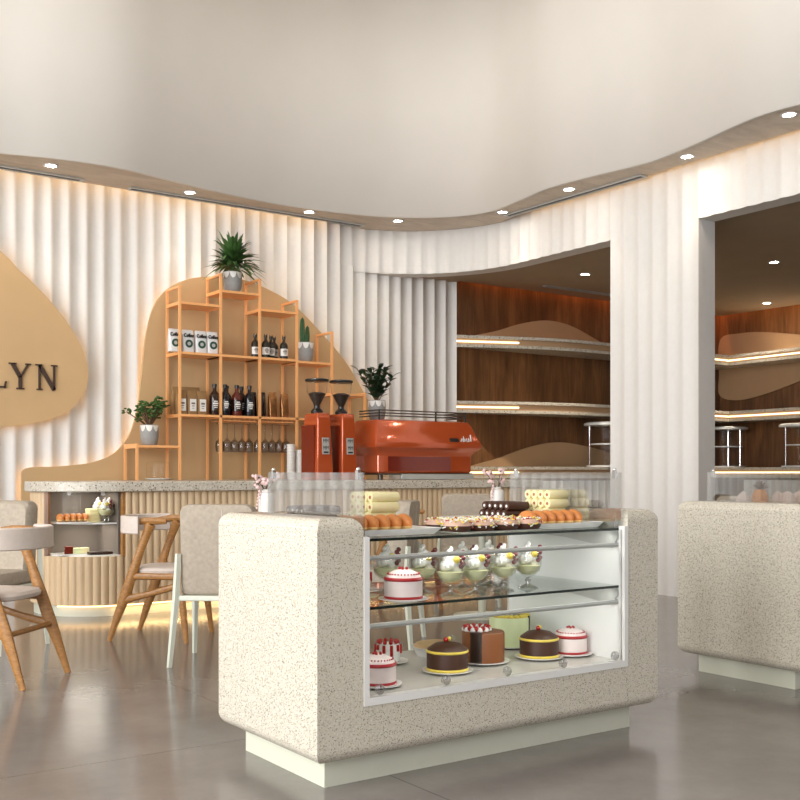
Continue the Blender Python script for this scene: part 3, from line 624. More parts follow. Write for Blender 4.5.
# ------------------------------------------------------------------ niche shelves, leaf panels, display cylinders
def shelf_curve(name, label, z, back, xs0, xs1, along_x=True, group=None):
    t = thing(name, label, 'shelf', (0, 0, 0), 0, group)
    def outl(ins):
        P = []
        n = 24
        for i in range(n+1):
            u = i/n; d = .06+.46*math.sin(min(1, u*2.6)*PI/2)**1.1 if along_x else .42+.12*math.sin(PI*u)
            s = xs0+(xs1-xs0)*u; P.append((s, back-d+ins) if along_x else (back-d+ins, s))
        P += [(xs1, back), (xs0, back)] if along_x else [(back, xs1), (back, xs0)]
        return P
    MB().prism(outl(0), z+.035, z+.07).build('upper_slab', M['slab'], t)
    MB().prism(outl(0), z-.07, z-.035).build('lower_slab', M['slab'], t)
    MB().prism(outl(.035), z-.035, z+.035).build('recess', M['tan2'], t)
    n = 24; pts = []
    for i in range(n+1):
        u = i/n; d = .06+.46*math.sin(min(1, u*2.6)*PI/2)**1.1 if along_x else .42+.12*math.sin(PI*u); s = xs0+(xs1-xs0)*u
        pts.append((s, back-d+.025, z) if along_x else (back-d+.025, s, z))
    if along_x: seg = [pts[:5], pts[13:]]
    else: seg = [pts[:11], pts[17:]]
    for s in seg: MB().tube(s, .012, 6).build('led_strip', M['ledw'], t)
    return t
for z, nm in ((2.64, 'top'), (1.87, 'middle'), (1.10, 'bottom')):
    shelf_curve('curved_shelf', 'curved terrazzo shelf on the dark wood back wall, %s one of three' % nm, z, YA-.001, 7.56, XC-.47, True, 'niche shelves')
    shelf_curve('straight_shelf', 'terrazzo shelf on the wood wall seen through the right opening, %s one of three' % nm, z, XC-.001, 3.5, YA-.002, False, 'niche shelves')
def leafpanel(label, pts, ax, f0, f1):
    o = MB().prism(catmull(pts, 6, True), f0, f1, ax).build('leaf_panel', M['tan2']); return tag(o, label, 'wall panel')
leafpanel('tan leaf-shaped wall panel behind the top curved shelf', [(7.8, 2.714), (8.2, 2.81), (8.6, 2.93), (9.0, 3.0), (9.4, 2.97), (9.8, 2.85), (10.15, 2.72), (10.0, 2.714), (9.5, 2.714), (9.0, 2.714), (8.5, 2.714), (8.0, 2.714)], 'y', YA-.03, YA-.002)
leafpanel('tan leaf-shaped wall panel behind the bottom curved shelf', [(7.8, 1.174), (8.2, 1.27), (8.7, 1.41), (9.15, 1.48), (9.6, 1.45), (10.1, 1.36), (10.6, 1.19), (10.4, 1.174), (9.8, 1.174), (9.2, 1.174), (8.6, 1.174), (8.0, 1.174)], 'y', YA-.03, YA-.002)
leafpanel('tan leaf-shaped wall panel seen through the right opening', [(7.2, 2.62), (8.0, 2.86), (8.8, 3.02), (9.3, 3.06), (9.64, 3.0), (9.66, 2.5), (9.64, 2.2), (9.3, 2.12), (8.8, 2.2), (8.0, 2.42)], 'x', XC-.03, XC-.002)
bc = thing('niche_base_cabinet', 'white ribbed low cabinet under the curved niche shelves', 'cabinet')
fluted([(7.66, 9.22), (11.6, 9.22)], .12, .03, 0, 1.0, .3).build('front', M['white'], bc)
bc = thing('niche_base_cabinet', 'white ribbed low cabinet behind the right opening', 'cabinet')
fluted([(11.95, 8.9), (11.95, 3.5)], .12, .03, 0, 1.0, .3).build('front', M['white'], bc)
def cyl_case(loc, label, s=1):
    t = thing('display_cylinder', label, 'display case', loc, 0, 'glass display cylinders')
    MB().lathe([(.27, 0), (.27, .02), (.25, .02)], (0, 0, 0), 36).build('base', M['white'], t)
    MB().lathe([(.245, .02), (.245, .52)], (0, 0, 0), 36).build('glass_wall', M['glass'], t)
    MB().lathe([(.22, .28), (.22, .295)], (0, 0, 0), 36).build('mid_shelf', M['white'], t)
    MB().lathe([(.29, .52), (.30, .525), (.30, .55), (.27, .565), (.001, .57)], (0, 0, 0), 36).build('lid', M['white'], t)
    for a in (30, 150, 270): MB().tube([(.235*math.cos(math.radians(a)), .235*math.sin(math.radians(a)), .02), (.235*math.cos(math.radians(a)), .235*math.sin(math.radians(a)), .52)], .008, 6).build('rod', M['chrome'], t)
    return t
c0 = cyl_case((9.75, 9.37-.05, 1.17), 'glass display cylinder with white lid beside the white pier')
dup(c0, (12.10, 9.33, 1.17), 0, 'glass display cylinder with white lid at left edge of the right opening')
dup(c0, (12.10, 8.12, 1.17), 0, 'glass display cylinder cut off by the right picture edge')

# ------------------------------------------------------------------ islands
def slab_loft(x0, x1, y0, y1, z0, z1, r, rt=True, rb=True, rv=.006):
    rings = []; k = 7
    lv = []
    if rb: lv += [(z0+r-r*math.cos(PI/2*i/k), r-r*math.sin(PI/2*i/k)) for i in range(k+1)]
    else: lv += [(z0, 0)]
    if rt: lv += [(z1-r+r*math.sin(PI/2*i/k), r-r*math.cos(PI/2*i/k)) for i in range(k+1)]
    else: lv += [(z1, 0)]
    return lv
def island(name, label, x0, y0, L, D, case=True):
    t = thing(name, label, 'display counter', (x0, y0, 0), 0, 'terrazzo island counters')
    T = .188; r = .048
    def body(a, b, z0, z1, rt, rb, xl=True, xr=True):
        rings = []
        for z, d in slab_loft(0, 0, 0, 0, z0, z1, r, rt, rb):
            A = a+(d if xl or z > .5 else 0); B = b-(d if xr or z > .5 else 0)
            rings.append([(p[0], p[1], z) for p in rrect(A, B, d, D-d, .0015, 2)])
        return MB().loft(rings)
    def wn(o): m = o.modifiers.new('wn', 'WEIGHTED_NORMAL'); m.keep_sharp = True; m.weight = 100; return o
    wn(body(0, T, .10, .943, True, True, True, False).build('end_slab', M['stone'], t, angle=50))
    wn(body(L-T, L, .10, .943, True, True, False, True).build('end_slab', M['stone'], t, angle=50))
    wn(body(T, L-T, .10, .295, False, True, False, False).build('base_slab', M['stone'], t, angle=50))
    MB().box(.08, L-.085, .085, D-.08, 0, .105).build('plinth', M['plinth'], t, smooth=False)
    MB().box(T, L-T, .045, D-.02, .295, .305).build('deck', M['deck'], t, smooth=False)
    for x in (T, L-T-.006): MB().box(x, x+.006, .03, D-.02, .305, .86).build('side_lining', M['white'], t, smooth=False)
    mb = MB().box(T, T+.022, -.004, .03, .285, .875).build('front_frame_post', M['whitemetal'], t, smooth=False)
    mb = MB().box(L-T-.022, L-T, -.004, .03, .285, .875).build('front_frame_post', M['whitemetal'], t, smooth=False)
    MB().box(T+.022, L-T-.022, -.004, .03, .285, .312).build('front_frame_rail', M['whitemetal'], t, smooth=False)
    MB().box(T+.022, L-T-.022, .012, .018, .312, .86).build('front_glass', M['glass'], t, smooth=False)
    MB().box(T+.008, L-T-.008, D-.03, D-.024, .305, .86).build('rear_glass', M['glass'], t, smooth=False)
    for i in range(5):
        x = T+.07+(L-2*T-.14)*i/4
        c = MB().lathe([(.019, 0), (.019, .012), (.014, .015)], (0, 0, 0), 20).build('glass_clip', M['clipglass'], t); c.location = (x, .012, .335); c.rotation_euler = (PI/2, 0, 0)
        c = MB().lathe([(.019, 0), (.019, .012), (.014, .015)], (0, 0, 0), 20).build('glass_clip', M['clipglass'], t); c.location = (x, D-.03, .335); c.rotation_euler = (PI/2, 0, 0)
    for z in (.615, .857):
        s = MB().box(T+.01, L-T-.01, .036, D-.04, z, z+.008).build('glass_shelf', M['glassg'], t, smooth=False)
        MB().box(T+.01, L-T-.01, .033, .036, z-.001, z+.009).build('front_edge', M['glasse'], s, smooth=False)
        MB().tube([(T+.01, .05, z-.062), (L-T-.01, .05, z-.062)], .010, 6).build('support_rail', M['grey'], t)
        MB().tube([(T+.01, D-.08, z-.030), (L-T-.01, D-.08, z-.030)], .008, 6).build('support_rail', M['grey'], t)
        for x in (T+.007, L-T-.017):
            MB().prism([(.045, z-.012), (.04, z-.03), (.075, z-.075), (.095, z-.075), (.36, z-.045), (D-.08, z-.03), (D-.08, z-.002), (.05, z-.002)], x, x+.01, 'x').build('shelf_bracket', M['grey'], t, smooth=False)
    # low glass guards on both inner edges
    for x, s in ((T+.012, 1), (L-T-.018, -1)):
        gd = MB().box(x, x+.006, .02, D-.04, .8655, 1.10).build('glass_guard', M['guard'], t, smooth=False)
        for y in (.05, D-.09):
            MB().box(x-.006, x+.012, y, y+.022, .8655, .90).build('guard_clamp', M['chrome'], gd, smooth=False)
            MB().box(x-.004, x+.010, y, y+.018, 1.075, 1.108).ball((x+.003, y+.009, 1.112), .007, 8, 6).build('guard_knob', M['chrome'], gd)
    return t
LI, DI = 1.70, .77
for z, e in ((.845, 1.5), (.603, 1.2)): area('case_fill_light', (1.797+LI/2, 3.05+.075, z), (.35, 0, 0), LI-.45, .015, e, (1, .97, .92))  # added fill lights under the glass shelves to brighten the cakes, no visible fitting
island('display_island', 'speckled cream terrazzo display island filled with cakes, in the foreground', 1.797, 3.05, LI, DI)
island('display_island', 'speckled cream terrazzo island cut off at the right picture edge', 4.60, 3.10, LI, DI)

# ------------------------------------------------------------------ cakes
def plate(t, r, z=0):
    MB().lathe([(r*.55, 0), (r*.6, .004), (r, .010), (r, .013), (r*.6, .008), (.001, .008)], (0, 0, 0), 32).build('plate', M['plate'], t)
def pink_cake(loc, label, r=.072):
    t = thing('pink_cake', label, 'cake', loc, 0, 'pink cakes with red piping'); plate(t, r*1.32)
    h = .082
    MB().lathe([(r, .010), (r, h), (r*.97, h+.006), (r*.8, h+.022), (r*.45, h+.034), (.001, h+.038)], (0, 0, 0), 36).build('sponge', M['pinkw'], t)
    MB().lathe([(r*1.0, .012), (r*1.04, .016), (r*1.0, .022)], (0, 0, 0), 36).lathe([(r*1.0, h-.004), (r*1.05, h+.002), (r*.99, h+.009)], (0, 0, 0), 36).build('red_piping', M['redi'], t)
    mb = MB()
    for i in range(30): a = 2*PI*i/30; mb.ball((r*.83*math.cos(a), r*.83*math.sin(a), h+.021), .0035, 6, 4)
    for i in range(5): a = i*1.3; mb.ball((.014*math.cos(a), .014*math.sin(a), h+.040), .006, 6, 4)
    mb.build('red_beads', M['redi'], t); return t
pk = pink_cake((2.165, 3.235, .305), 'pale pink cake with red piping on the case floor, at the left post', .071)
dup(pk, (3.222, 3.30, .305), 0, 'pale pink cake with red piping on the case floor, right end of the row')
dup(pk, (2.235, 3.165, .623), 0, 'pale pink cake with red piping on the middle glass shelf')
def choc_cake(loc, label, r=.083):
    t = thing('chocolate_cake', label, 'cake', loc, 0, 'dark chocolate cakes with yellow bands'); plate(t, r*1.25); h = .085
    MB().lathe([(r, .010), (r, h), (r*.96, h+.010), (r*.6, h+.030), (.001, h+.040)], (0, 0, 0), 40).build('sponge', M['choc'], t)
    MB().lathe([(r, .010), (r*1.04, .015), (r, .021)], (0, 0, 0), 40).lathe([(r, h-.004), (r*1.03, h+.001), (r*.99, h+.006)], (0, 0, 0), 40).build('yellow_band', M['yellow'], t)
    MB().ball((-.008, 0, h+.045), .010, 10, 7).build('cherry', M['cherry'], t); MB().ball((.010, .002, h+.047), .009, 10, 7).build('mango_piece', M['yellow'], t); return t
ck = choc_cake((2.545, 3.30, .305), 'dark chocolate cake with yellow bands, left of the brown glazed cake')
dup(ck, (3.055, 3.32, .305), .4, 'dark chocolate cake with yellow bands, between the glazed cake and pink cake')
t = thing('glazed_cake', 'tall brown glazed cake topped with cherries in the middle of the case floor', 'cake', (2.795, 3.38, .305)); plate(t, .11)
MB().lathe([(.090, .010), (.090, .125), (.086, .133), (.001, .134)], (0, 0, 0), 40).build('glaze', M['ganache'], t)
MB().prism([(-.0905*math.cos(a), -.0905*math.sin(a)) for a in [math.radians(v) for v in range(15, 48, 4)]]+[(-.06*math.cos(math.radians(47)), -.06*math.sin(math.radians(47))), (-.06, -.0)], .012, .1355).build('dark_drip', M['darkchoc'], t)
mb = MB(); cb = MB()
for i in range(11): a = 2*PI*i/11; mb.ball((-.01+.05*math.cos(a), .03+.05*math.sin(a), .145), .011, 8, 6); cb.ball((-.01+.05*math.cos(a+.3), .03+.05*math.sin(a+.3), .137), .014, 8, 5)
mb.build('cherries', M['cherry'], t); cb.build('cream', M['cream'], t)
t = thing('tall_cake', 'tall pale green cake with yellow top and dark cut slice', 'cake', (3.15, 3.62, .305)); plate(t, .11)
MB().lathe([(.092, .010), (.092, .135), (.09, .14), (.001, .142)], (0, 0, 0), 40).build('fondant', M['palegreen'], t)
mb = MB()
for i in range(20): a = 2*PI*i/20; mb.ball((.080*math.cos(a), .080*math.sin(a), .145), .014, 8, 5, (1, 1, .7))
mb.build('yellow_piping', M['yellow'], t)
MB().prism([(.0935*math.cos(a), .0935*math.sin(a)) for a in [math.radians(v) for v in range(-62, -20, 4)]]+[(.02, .0)], .012, .146).build('cut_slice', M['darkchoc'], t)
MB().ball((.0, 0, .152), .009, 8, 6).build('cherry', M['cherry'], t)
def trifle(loc, label, r=.05):
    t = thing('cherry_dessert', label, 'dessert', loc, 0, 'white desserts with red drips'); plate(t, r*1.7)
    MB().lathe([(r*.9, .01), (r, .03), (r, .075), (r*.9, .082), (.001, .084)], (0, 0, 0), 28).build('cream_cup', M['cream'], t)
    mb = MB()
    for i in range(10):
        a = 2*PI*i/10; L = .02+.03*((i*7) % 5)/5; mb.tube([((r+.001)*math.cos(a), (r+.001)*math.sin(a), .08), ((r+.002)*math.cos(a), (r+.002)*math.sin(a), .08-L)], .007, 6)
        mb.ball((r*.8*math.cos(a), r*.8*math.sin(a), .090), .009, 8, 5)
    mb.build('red_syrup', M['cherry'], t); return t
tf = trifle((2.464, 3.60, .305), 'white dessert with dripping red syrup on the case floor, at the back')
dup(tf, (2.25, 3.50, .623), .3, 'white dessert with red syrup on the middle shelf behind the pink cake')
t = thing('tart', 'golden baked tart in a white fluted dish behind the chocolate cake', 'tart', (2.745, 3.64, .305))
MB().lathe([(.085, 0), (.105, .035), (.11, .04), (.10, .04)], (0, 0, 0), 40).build('dish', M['plate'], t)
MB().lathe([(.102, .036), (.09, .052), (.04, .062), (.001, .064)], (0, 0, 0), 40).build('pastry', M['tart'], t)
def coupe(loc, label):
    t = thing('dessert_glass', label, 'dessert', loc, 0, 'glass dessert cups with cream')
    MB().lathe([(.040, 0), (.043, .004), (.030, .009), (.011, .016), (.009, .026), (.015, .032), (.009, .038), (.008, .043)], (0, 0, 0), 26).build('stem', M['clipglass'], t)
    MB().lathe([(.008, .043), (.024, .050), (.047, .070), (.057, .100), (.055, .130), (.048, .150), (.046, .150), (.053, .130), (.055, .100), (.045, .071), (.001, .051)], (0, 0, 0), 26).build('glass_bowl', M['cupglass'], t)
    MB().lathe([(.001, .053), (.026, .057), (.044, .074), (.052, .094), (.001, .097)], (0, 0, 0), 22).build('pudding', M['pudding'], t)
    mb = MB()
    for i in range(26): a = i*.75; rr = .026*(1-i/28); mb.ball((rr*math.cos(a), rr*math.sin(a), .106+i*.0032), .0225*(1-i/36), 8, 5)
    mb.build('cream_swirl', M['cream'], t)
    MB().ball((.002, -.036, .142), .0145, 8, 6).build('mango_piece', M['yellow'], t)
    mb = MB()
    for k_ in range(6): mb.ball((.034+.004*(k_ % 2), -.024-.007*(k_ % 2), .114+.011*k_), .010, 8, 5)
    mb.build('grapes', M['grape'], t); return t
cs = [(2.36, 3.46, 0), (2.46, 3.35, 0), (2.475, 3.19, 0), (2.60, 3.19, 0), (2.77, 3.22, 0), (2.92, 3.24, 0), (2.86, 3.42, 0), (2.70, 3.40, 0)]
cl = ['glass dessert cup with whipped cream, behind the pink cake on the middle shelf', 'glass dessert cup just right of the pink cake on the middle shelf', 'glass dessert cup at left end of the front row of four', 'glass dessert cup, second from the left in the front row of four', 'glass dessert cup, third from the left in the front row of four', 'glass dessert cup at right end of the front row of four', 'glass dessert cup in the back row behind the third front one', 'glass dessert cup in the back row behind the second front one']
dg = None
for (x, y, _), lb in zip(cs, cl):
    if dg is None: dg = coupe((x, y, .623), lb)
    else: dup(dg, (x, y, .623), 0, lb)
# top of the case
def tray(loc, w, d, label, rz=0):
    o = MB().loft([[(p[0], p[1], z) for p in rrect(-w/2*s, w/2*s, -d/2*s, d/2*s, .012, 3)] for z, s in ((0, .88), (.004, .9), (.022, 1.0), (.024, 1.0), (.022, .985), (.008, .88))]).build('tray', M['plate']); place(o, loc, rz)
    return tag(o, label, 'tray', 'white rectangular trays')
ZT_ = .866
tray((2.215, 3.29, ZT_), .42, .24, 'long white tray of buns at the left end of the glass top')
tray((3.09, 3.27, ZT_), .40, .22, 'white tray of golden buns at the right end of the glass top')
tray((2.66, 3.23, ZT_), .45, .27, 'low white tray carrying the sprinkled doughnuts').scale = (1, 1, .35)
def bun(loc, label, rz=0):
    t = thing('bun', label, 'bun', loc, rz, 'golden brown buns')
    MB().ball((0, 0, .032), 1, 14, 10, (.0265, .055, .034)).build('crust', M['bun'], t)
    MB().ball((0, 0, .016), 1, 14, 8, (.0255, .054, .012)).build('crumb', M['bunl'], t); return t
bn = None; zt = ZT_+.009
for i in range(6):
    x = 2.075+i*.052; lb = 'golden brown bun on the left tray, %s from the left' % ords[i]
    if bn is None: bn = bun((x, 3.31, zt), lb)
    else: dup(bn, (x, 3.31, zt), 0, lb)
for i in range(6): dup(bn, (2.955+i*.052, 3.28, zt), 0, 'golden brown bun on the right tray, %s from the left' % ords[i])
def donut(loc, label, seed):
    t = thing('doughnut', label, 'doughnut', loc, seed*1.3, 'sprinkled doughnuts'); R1, r1 = .036, .022
    def torus(mb, R1, r1, z, t0, t1, n=26, m=9):
        vs = []; fs = []
        for i in range(n):
            for j in range(m): a = 2*PI*i/n; b = t0+(t1-t0)*j/(m-1); vs.append(((R1+r1*math.cos(b))*math.cos(a), (R1+r1*math.cos(b))*math.sin(a), z+r1*1.0*math.sin(b)))
        for i in range(n):
            for j in range(m-1): fs.append((i*m+j, ((i+1) % n)*m+j, ((i+1) % n)*m+j+1, i*m+j+1))
        mb.add(vs, fs)
    mb = MB(); torus(mb, R1, r1, .022, 0, 2*PI, 26, 13); mb.build('dough', M['choc'], t)
    mb = MB(); torus(mb, R1, r1+.0015, .0235, .1, PI-.15); mb.build('icing', M['pinkicing'], t)
    rs = random.Random(seed)
    mb = MB()
    for mi in range(4):
        mb.mat(mi)
        for k_ in range((38, 26, 16, 16)[mi]):
            a = rs.random()*2*PI; b = -.25+rs.random()*(PI-.2); p = Vector(((R1+(r1+.003)*math.cos(b))*math.cos(a), (R1+(r1+.003)*math.cos(b))*math.sin(a), .0235+(r1+.003)*math.sin(b))); v = Vector((rs.random()-.5, rs.random()-.5, (rs.random()-.5)*.6)).normalized()*.007
            mb.tube([tuple(p-v), tuple(p+v)], .0026, 5)
    sp = mb.build('sprinkles', [M['cream'], M['yellow'], M['redi'], M['palegreen']], t); sp['kind'] = 'stuff'
    return t
dn = []
dpos = [(2.485, 3.165), (2.605, 3.165), (2.725, 3.165), (2.845, 3.165), (2.50, 3.29), (2.62, 3.29), (2.74, 3.29), (2.84, 3.30)]
for i, (x, y) in enumerate(dpos):
    donut((x, y, ZT_+.004), 'doughnut with coloured sprinkles, %s from the left in the %s row' % (ords[i % 4], 'front' if i < 4 else 'back'), i)
def rolls(x, y, z0, nrow, nl, L, r, mat, cmat, labelf, group):
    proto = None
    for l in range(nl):
        for k_ in range(nrow-(0 if l == 0 else 0)):
            loc = (x+l*.008, y-k_*(2*r*1.02)+(l % 2)*r*.5, z0+r+l*1.85*r); lb = labelf(l, k_)
            if proto is None:
                proto = thing('cake_roll', lb, 'cake roll', loc, 0, group)
                MB().tube([(0, 0, 0), (.004, 0, 0), (L-.004, 0, 0), (L, 0, 0)], [r*.9, r, r, r*.9], 16).build('sponge', mat, proto)
                MB().tube([(-.0015, 0, 0), (.001, 0, 0)], r*.34, 12).build('filling', cmat, proto)
            else: dup(proto, loc, 0, lb)
lay = ['bottom', 'second', 'top', 'topmost']
colr = ['back', 'second from the back', 'third from the back', 'front']
rolls(2.24, 3.55, ZT_, 4, 4, .13, .0208, M['roll'], M['rollc'], lambda l, k_: 'pale cheese roll in the left stack, %s layer, %s' % (['bottom', 'second', 'third', 'topmost'][l], colr[k_]), 'pale cheese rolls')
rolls(3.155, 3.52, ZT_, 4, 4, .115, .0208, M['roll'], M['rollc'], lambda l, k_: 'pale cheese roll in the right stack, %s layer, %s' % (['bottom', 'second', 'third', 'topmost'][l], colr[k_]), 'pale cheese rolls')
rolls(2.985, 3.62, ZT_, 5, 3, .12, .0185, M['choc'], M['cream'], lambda l, k_: 'chocolate roll in the stack right of centre, %s layer, %s' % (lay[l], (colr[:3]+['fourth from the back', 'front'])[k_]), 'chocolate rolls')
rolls(2.03, 3.70, ZT_, 4, 3, .17, .0178, M['choc'], M['cream'], lambda l, k_: 'chocolate roll in the low back left stack, %s layer, %s' % (lay[l], colr[k_]), 'chocolate rolls')

# fruit and cream buns on the right island
t = thing('pineapple_ornament', 'small orange and brown fruit with dark spiky crown on the right island', 'fruit', (5.13, 3.72, ZT_))
MB().lathe([(.03, 0), (.045, .03), (.045, .10), (.03, .135), (.001, .14)], (0, 0, 0), 8).build('fruit_body', M['orange'], t, smooth=False)
mb = MB()
for i in range(26): a = i*2.4; e = .2+1.2*(i/26); mb.leaf((0, 0, .13), (math.cos(a)*math.cos(e), math.sin(a)*math.cos(e), math.sin(e)+.15), .07, .02, .1, 3)
mb.build('crown', M['stem'], t)
o_ = None
for i in range(4):
    t = thing('orange_slice', 'orange fruit piece at the foot of the spiky-crowned fruit, %s from the left' % ords[i], 'fruit', (5.00+.055*i, 3.62-.01*(i % 2), ZT_), 0, 'orange fruit pieces')
    MB().ball((0, 0, .030), .032, 14, 10, (1, 1, .9)).build('peel', M['orange'], t); MB().ball((0, 0, .060), .006, 6, 4).build('stalk', M['leaf'], t)
cb = None
pos = [(5.23, 3.60), (5.33, 3.58), (5.43, 3.60), (5.53, 3.58), (5.63, 3.6), (5.27, 3.70), (5.37, 3.71), (5.47, 3.70), (5.57, 3.71), (5.03, 3.76), (5.30, 3.47), (5.41, 3.47)]
for i, (x, y) in enumerate(pos):
    lb = 'pale pink cream puff on the right island'
    if cb is None:
        cb = thing('cream_puff', lb, 'pastry', (x, y, ZT_), 0, 'pale cream puffs on the right island')
        MB().lathe([(.032, 0), (.045, .025), (.045, .06), (.036, .085), (.024, .11), (.001, .128)], (0, 0, 0), 18).build('cream', M['pinkb'], cb)
    else: dup(cb, (x, y, ZT_), 0, lb)

# ------------------------------------------------------------------ chairs and tables
def wood_chair(loc, rz, label):
    t = thing('wooden_chair', label, 'chair', loc, rz, 'oak chairs with curved pale backrests')
    for s in (-1, 1):
        X0, X1 = s*.235, s*.225
        MB().tube([(X0, -.27, .0), (s*.23, -.215, .16), (X1, -.17, .28), (X1, -.12, .42), (X1, -.055, .60), (X1, .0, .74), (X1, .015, .765)], [.014, .023, .031, .029, .022, .027, .032], 10, (.72, 1.15)).build('rear_leg', M['oak'], t)
        MB().tube([(X0, .26, .0), (X1, .235, .2), (X1, .21, .40), (X1, .195, .43)], [.014, .021, .026, .020], 10, (.72, 1.1)).build('front_leg', M['oak'], t)
        MB().tube([(X1, -.13, .425), (X1, .19, .425)], .022, 8, (.75, 1)).build('seat_rail', M['oak'], t)
        MB().tube([(X1, -.17, .27), (X1, 0, .31), (X1, .21, .37)], [.026, .019, .022], 8, (.75, 1)).build('side_stretcher', M['oak'], t)
        MB().tube([(s*.232, -.13, .775), (s*.228, -.03, .785), (s*.225, .06, .785), (s*.222, .12, .782)], [.018, .026, .026, .018], 8, (.8, .9)).build('armrest', M['oak'], t)
    MB().tube([(-.225, -.172, .27), (.225, -.172, .27)], .015, 8).build('rear_stretcher', M['oak'], t)
    MB().tube([(-.22, .19, .41), (.22, .19, .41)], .015, 8).build('front_rail', M['oak'], t)
    rings = []
    for z, s in ((.435, .90), (.442, .98), (.46, 1.0), (.475, .95), (.482, .8)):
        rings.append([(.215*s*math.copysign(abs(math.cos(a))**.6, math.cos(a)), .02+.20*s*math.copysign(abs(math.sin(a))**.6, math.sin(a)), z) for a in [2*PI*i/36 for i in range(36)]])
    MB().loft(rings).build('seat', M['pad'], t)
    mb = MB(); ring = []
    for i in range(25):
        a = math.radians(188+164*i/24); c = (.265*math.cos(a), -.02+.235*math.sin(a)); n = (math.cos(a), math.sin(a)); h = .06
        ring.append([(c[0]+n[0]*u, c[1]+n[1]*u, z) for u, z in ((-.008, .705), (.006, .70), (.014, .706), (.014, .81), (.006, .816), (-.008, .81))])
    mb.loft(ring).build('backrest', M['pad'], t); return t
def fac(dx, dy): return math.atan2(dy, dx)-PI/2
wc = wood_chair((1.64-.33*.5-.03, 5.60+.33*.5, 0), fac(-.7, .7), 'oak chair with curved pale backrest at left picture edge, nearest the camera')
dup(wc, (2.72, 6.65, 0), fac(.7, -.7), 'oak chair standing in front of the fluted bar counter')
dup(wc, (4.75, 6.75, 0), fac(.45, -.6), 'oak chair behind the cake island beside the round table')
def soft_chair(loc, rz, label):
    t = thing('upholstered_chair', label, 'chair', loc, rz, 'beige upholstered chairs with pale metal legs')
    for s in (-1, 1):
        MB().tube([(s*.265, -.25, 0), (s*.235, -.215, .40), (s*.222, -.225, .64)], [.013, .019, .014], 4, (1.2, 1.2)).build('rear_leg', M['frame'], t, smooth=False)
        MB().tube([(s*.245, .235, 0), (s*.23, .20, .40)], [.012, .019], 4, (1.2, 1.2)).build('front_leg', M['frame'], t, smooth=False)
    MB().box(-.235, .235, -.22, .22, .372, .402).build('seat_frame', M['frame'], t, bevel=.006)
    MB().loft([[(p[0], p[1], z) for p in rrect(-.225*s, .225*s, -.19*s, .235*s, .05, 4)] for z, s in ((.405, .96), (.415, 1), (.465, 1), (.485, .96), (.492, .85))]).build('seat_cushion', M['fabric'], t)
    rings = []
    for y, z0, z1, w, r in ((-.232, .44, .89, .17, .04), (-.225, .418, .915, .205, .05), (-.20, .410, .92, .216, .055), (-.12, .412, .918, .216, .055), (-.098, .43, .90, .20, .05)):
        rings.append([(p[0], y-(p[1]-.41)*.08+.03, p[1]) for p in rrect(-w, w, z0, z1, r, 4)])
    b = MB().loft(rings).build('backrest', M['fabric'], t)
    MB().tube([(.03, -.2035, .43), (.03, -.240, .89)], .0025, 5).build('seam', M['pad'], b)
    return t
uc = soft_chair((2.68, 5.60, 0), fac(.62, .785), 'beige upholstered chair seen from behind, half hidden by the cake island')
dup(uc, (3.78, 5.62, 0), fac(-.7, .7), 'beige upholstered chair seen through the cake case, left of its centre')
dup(uc, (5.50, 6.85, 0), fac(-.5, -.7), 'beige upholstered chair facing the room, behind the doughnuts')
dup(uc, (1.64, 6.83, 0), fac(-.75, -.66), 'beige upholstered chair at left picture edge, behind the oak chair')
dup(uc, (7.0-.35, 4.9, 0), fac(-.5, -.6), 'beige upholstered chair between the islands, behind the right glass guard')
def table(loc, rz, label, shape):
    t = thing('cafe_table', label, 'table', loc, rz, 'pale cafe tables')
    out = rrect(-.33, .33, -.33, .33, .05, 5) if shape == 'sq' else [(.33*math.cos(a), .33*math.sin(a)) for a in [2*PI*i/40 for i in range(40)]]
    MB().prism(out, .735, .76).build('tabletop', M['white'], t, bevel=.005)
    MB().lathe([(.03, .02), (.028, .735)], (0, 0, 0), 20).build('pedestal', M['plinth'], t)
    MB().lathe([(.22, 0), (.22, .012), (.03, .022)], (0, 0, 0), 36).build('base_disc', M['plinth'], t); return t
table((3.25, 6.15, 0), PI/4, 'pale square cafe table between the oak and upholstered chairs', 'sq')
table((5.11, 6.19, 0), 0, 'pale round cafe table behind the cake island', 'rd')
def vase(loc, label, seed):
    t = thing('flower_vase', label, 'vase', loc, 0, 'white vases of pink flowers'); rs = random.Random(seed)
    MB().lathe([(.045, 0), (.05, .01), (.052, .19), (.048, .205), (.030, .212), (.030, .23), (.026, .23), (.026, .2)], (0, 0, 0), 26).build('vase', M['potw'], t)
    st = MB(); fl = MB(); lf = MB()
    for i in range(9):
        a = rs.random()*6.28; L = .07+.09*rs.random(); d = Vector((math.cos(a)*.55, math.sin(a)*.55, .8)); 
        if i == 0: d = Vector((-.6, -.2, .35))
        e = Vector((0, 0, .22))+d*L; st.tube([(0, 0, .2), tuple(e)], .0025, 4)
        for k_ in range(5):
            v = Vector((rs.gauss(0, 1), rs.gauss(0, 1), rs.gauss(0, 1))).normalized()*.018; fl.ball(tuple(e+v), .012, 7, 5)
        for k_ in range(2): b = rs.random()*6.28; lf.leaf(e, (math.cos(b), math.sin(b), .5), .04, .018, .2, 3)
    for k_ in range(9): fl.ball((-.055-.004*k_, -.02, .24-.022*k_), .011-.0005*k_, 7, 5)
    st.build('stems', M['stem'], t); fl.build('blossoms', M['pinkf'], t); lf.build('leaves', M['leafd'], t)
vase((3.22, 6.12, .76), 'white vase of pink blossoms on the square table, left of the cake island guard', 3)
vase((5.20, 6.12, .76), 'white vase of pink flowers on the round table, behind the doughnuts', 5)

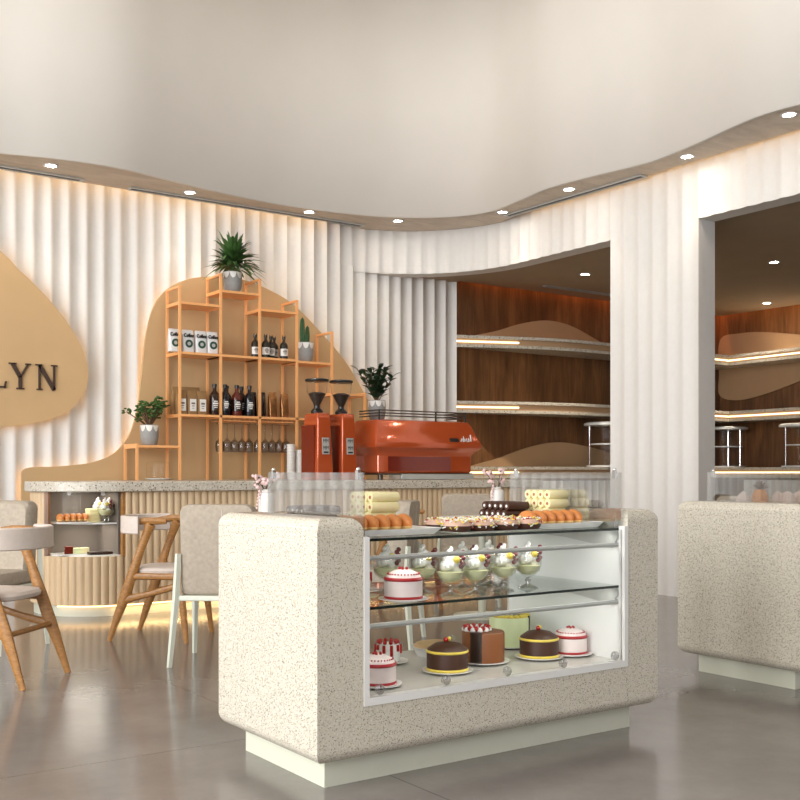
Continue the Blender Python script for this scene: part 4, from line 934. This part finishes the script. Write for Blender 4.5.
# pastries inside the bar counter case
def cc(x, y, z): return (x, y, z)
o = MB().prism(rrect(-.13, .13, -.06, .06, .02, 3), 0, .008).build('serving_plate', M['plate']); place(o, (2.56, 8.02, .713), -.2); tag(o, 'long white plate on the upper shelf of the bar counter case', 'plate')
for i in range(5):
    t = dup(bn, (2.46+i*.045, 8.03-.007*i, .721), 0, 'tiny orange-brown bun in the bar counter case, %s from the left' % ords[i], 'buns in the bar case')
for l in range(4):
    o = MB().prism(rrect(-.045, .045, -.05, .05, .015, 3), 0, .026).build('cake_slab', M['roll'], bevel=.004); place(o, (2.725-.002*l, 8.06, .713+l*.0265)); tag(o, 'pale yellow cake slab in the bar case pile, %s' % ['lowest', 'second from below', 'third from below', 'topmost'][l], 'cake', 'pile of pale cake slabs')
for i, (x, y) in enumerate([(2.78, 7.95), (2.79, 8.14), (2.83, 8.0)]):
    dup(dg, (x, y, .713), 0, 'cream dessert glass in the bar counter case, %s from the left' % ords[i], 'dessert glasses in the bar case')
o = MB().prism(rrect(-.12, .12, -.05, .05, .02, 3), 0, .008).build('serving_plate', M['plate']); place(o, (2.57, 8.05, .466)); tag(o, 'white plate of cut cake on the lower shelf of the bar counter case', 'plate')
for i, (x, mt, nm) in enumerate([(2.52, 'darkred', 'dark red'), (2.585, 'palegreen', 'pale cream'), (2.645, 'roll', 'pale yellow')]):
    o = MB().prism([(-.035, -.03), (.035, -.03), (.03, .03), (-.02, .03)], 0, .045 if i else .06).build('cake_slice', M[mt], bevel=.005); place(o, (x, 8.04, .474)); tag(o, '%s cake slice on the lower plate of the bar case' % nm, 'cake')
o = MB().prism(rrect(-.10, .08, -.05, .05, .01, 3), 0, .02).build('chocolate_tray', M['darkchoc'], bevel=.003); place(o, (2.76, 7.98, .466)); tag(o, 'flat dark chocolate slab on the lower shelf of the bar case', 'cake')

# ------------------------------------------------------------------ render settings
sc = bpy.context.scene
sc.view_settings.view_transform = 'Standard'; sc.view_settings.look = 'None'; sc.view_settings.gamma = 1; sc.view_settings.exposure = 0
sc.view_settings.use_curve_mapping = False
sc.cycles.use_denoising = True
sc.cycles.max_bounces = 10; sc.cycles.transparent_max_bounces = 24; sc.cycles.diffuse_bounces = 5; sc.cycles.glossy_bounces = 4
sc.cycles.sample_clamp_indirect = 6; sc.cycles.caustics_reflective = False; sc.cycles.caustics_refractive = False
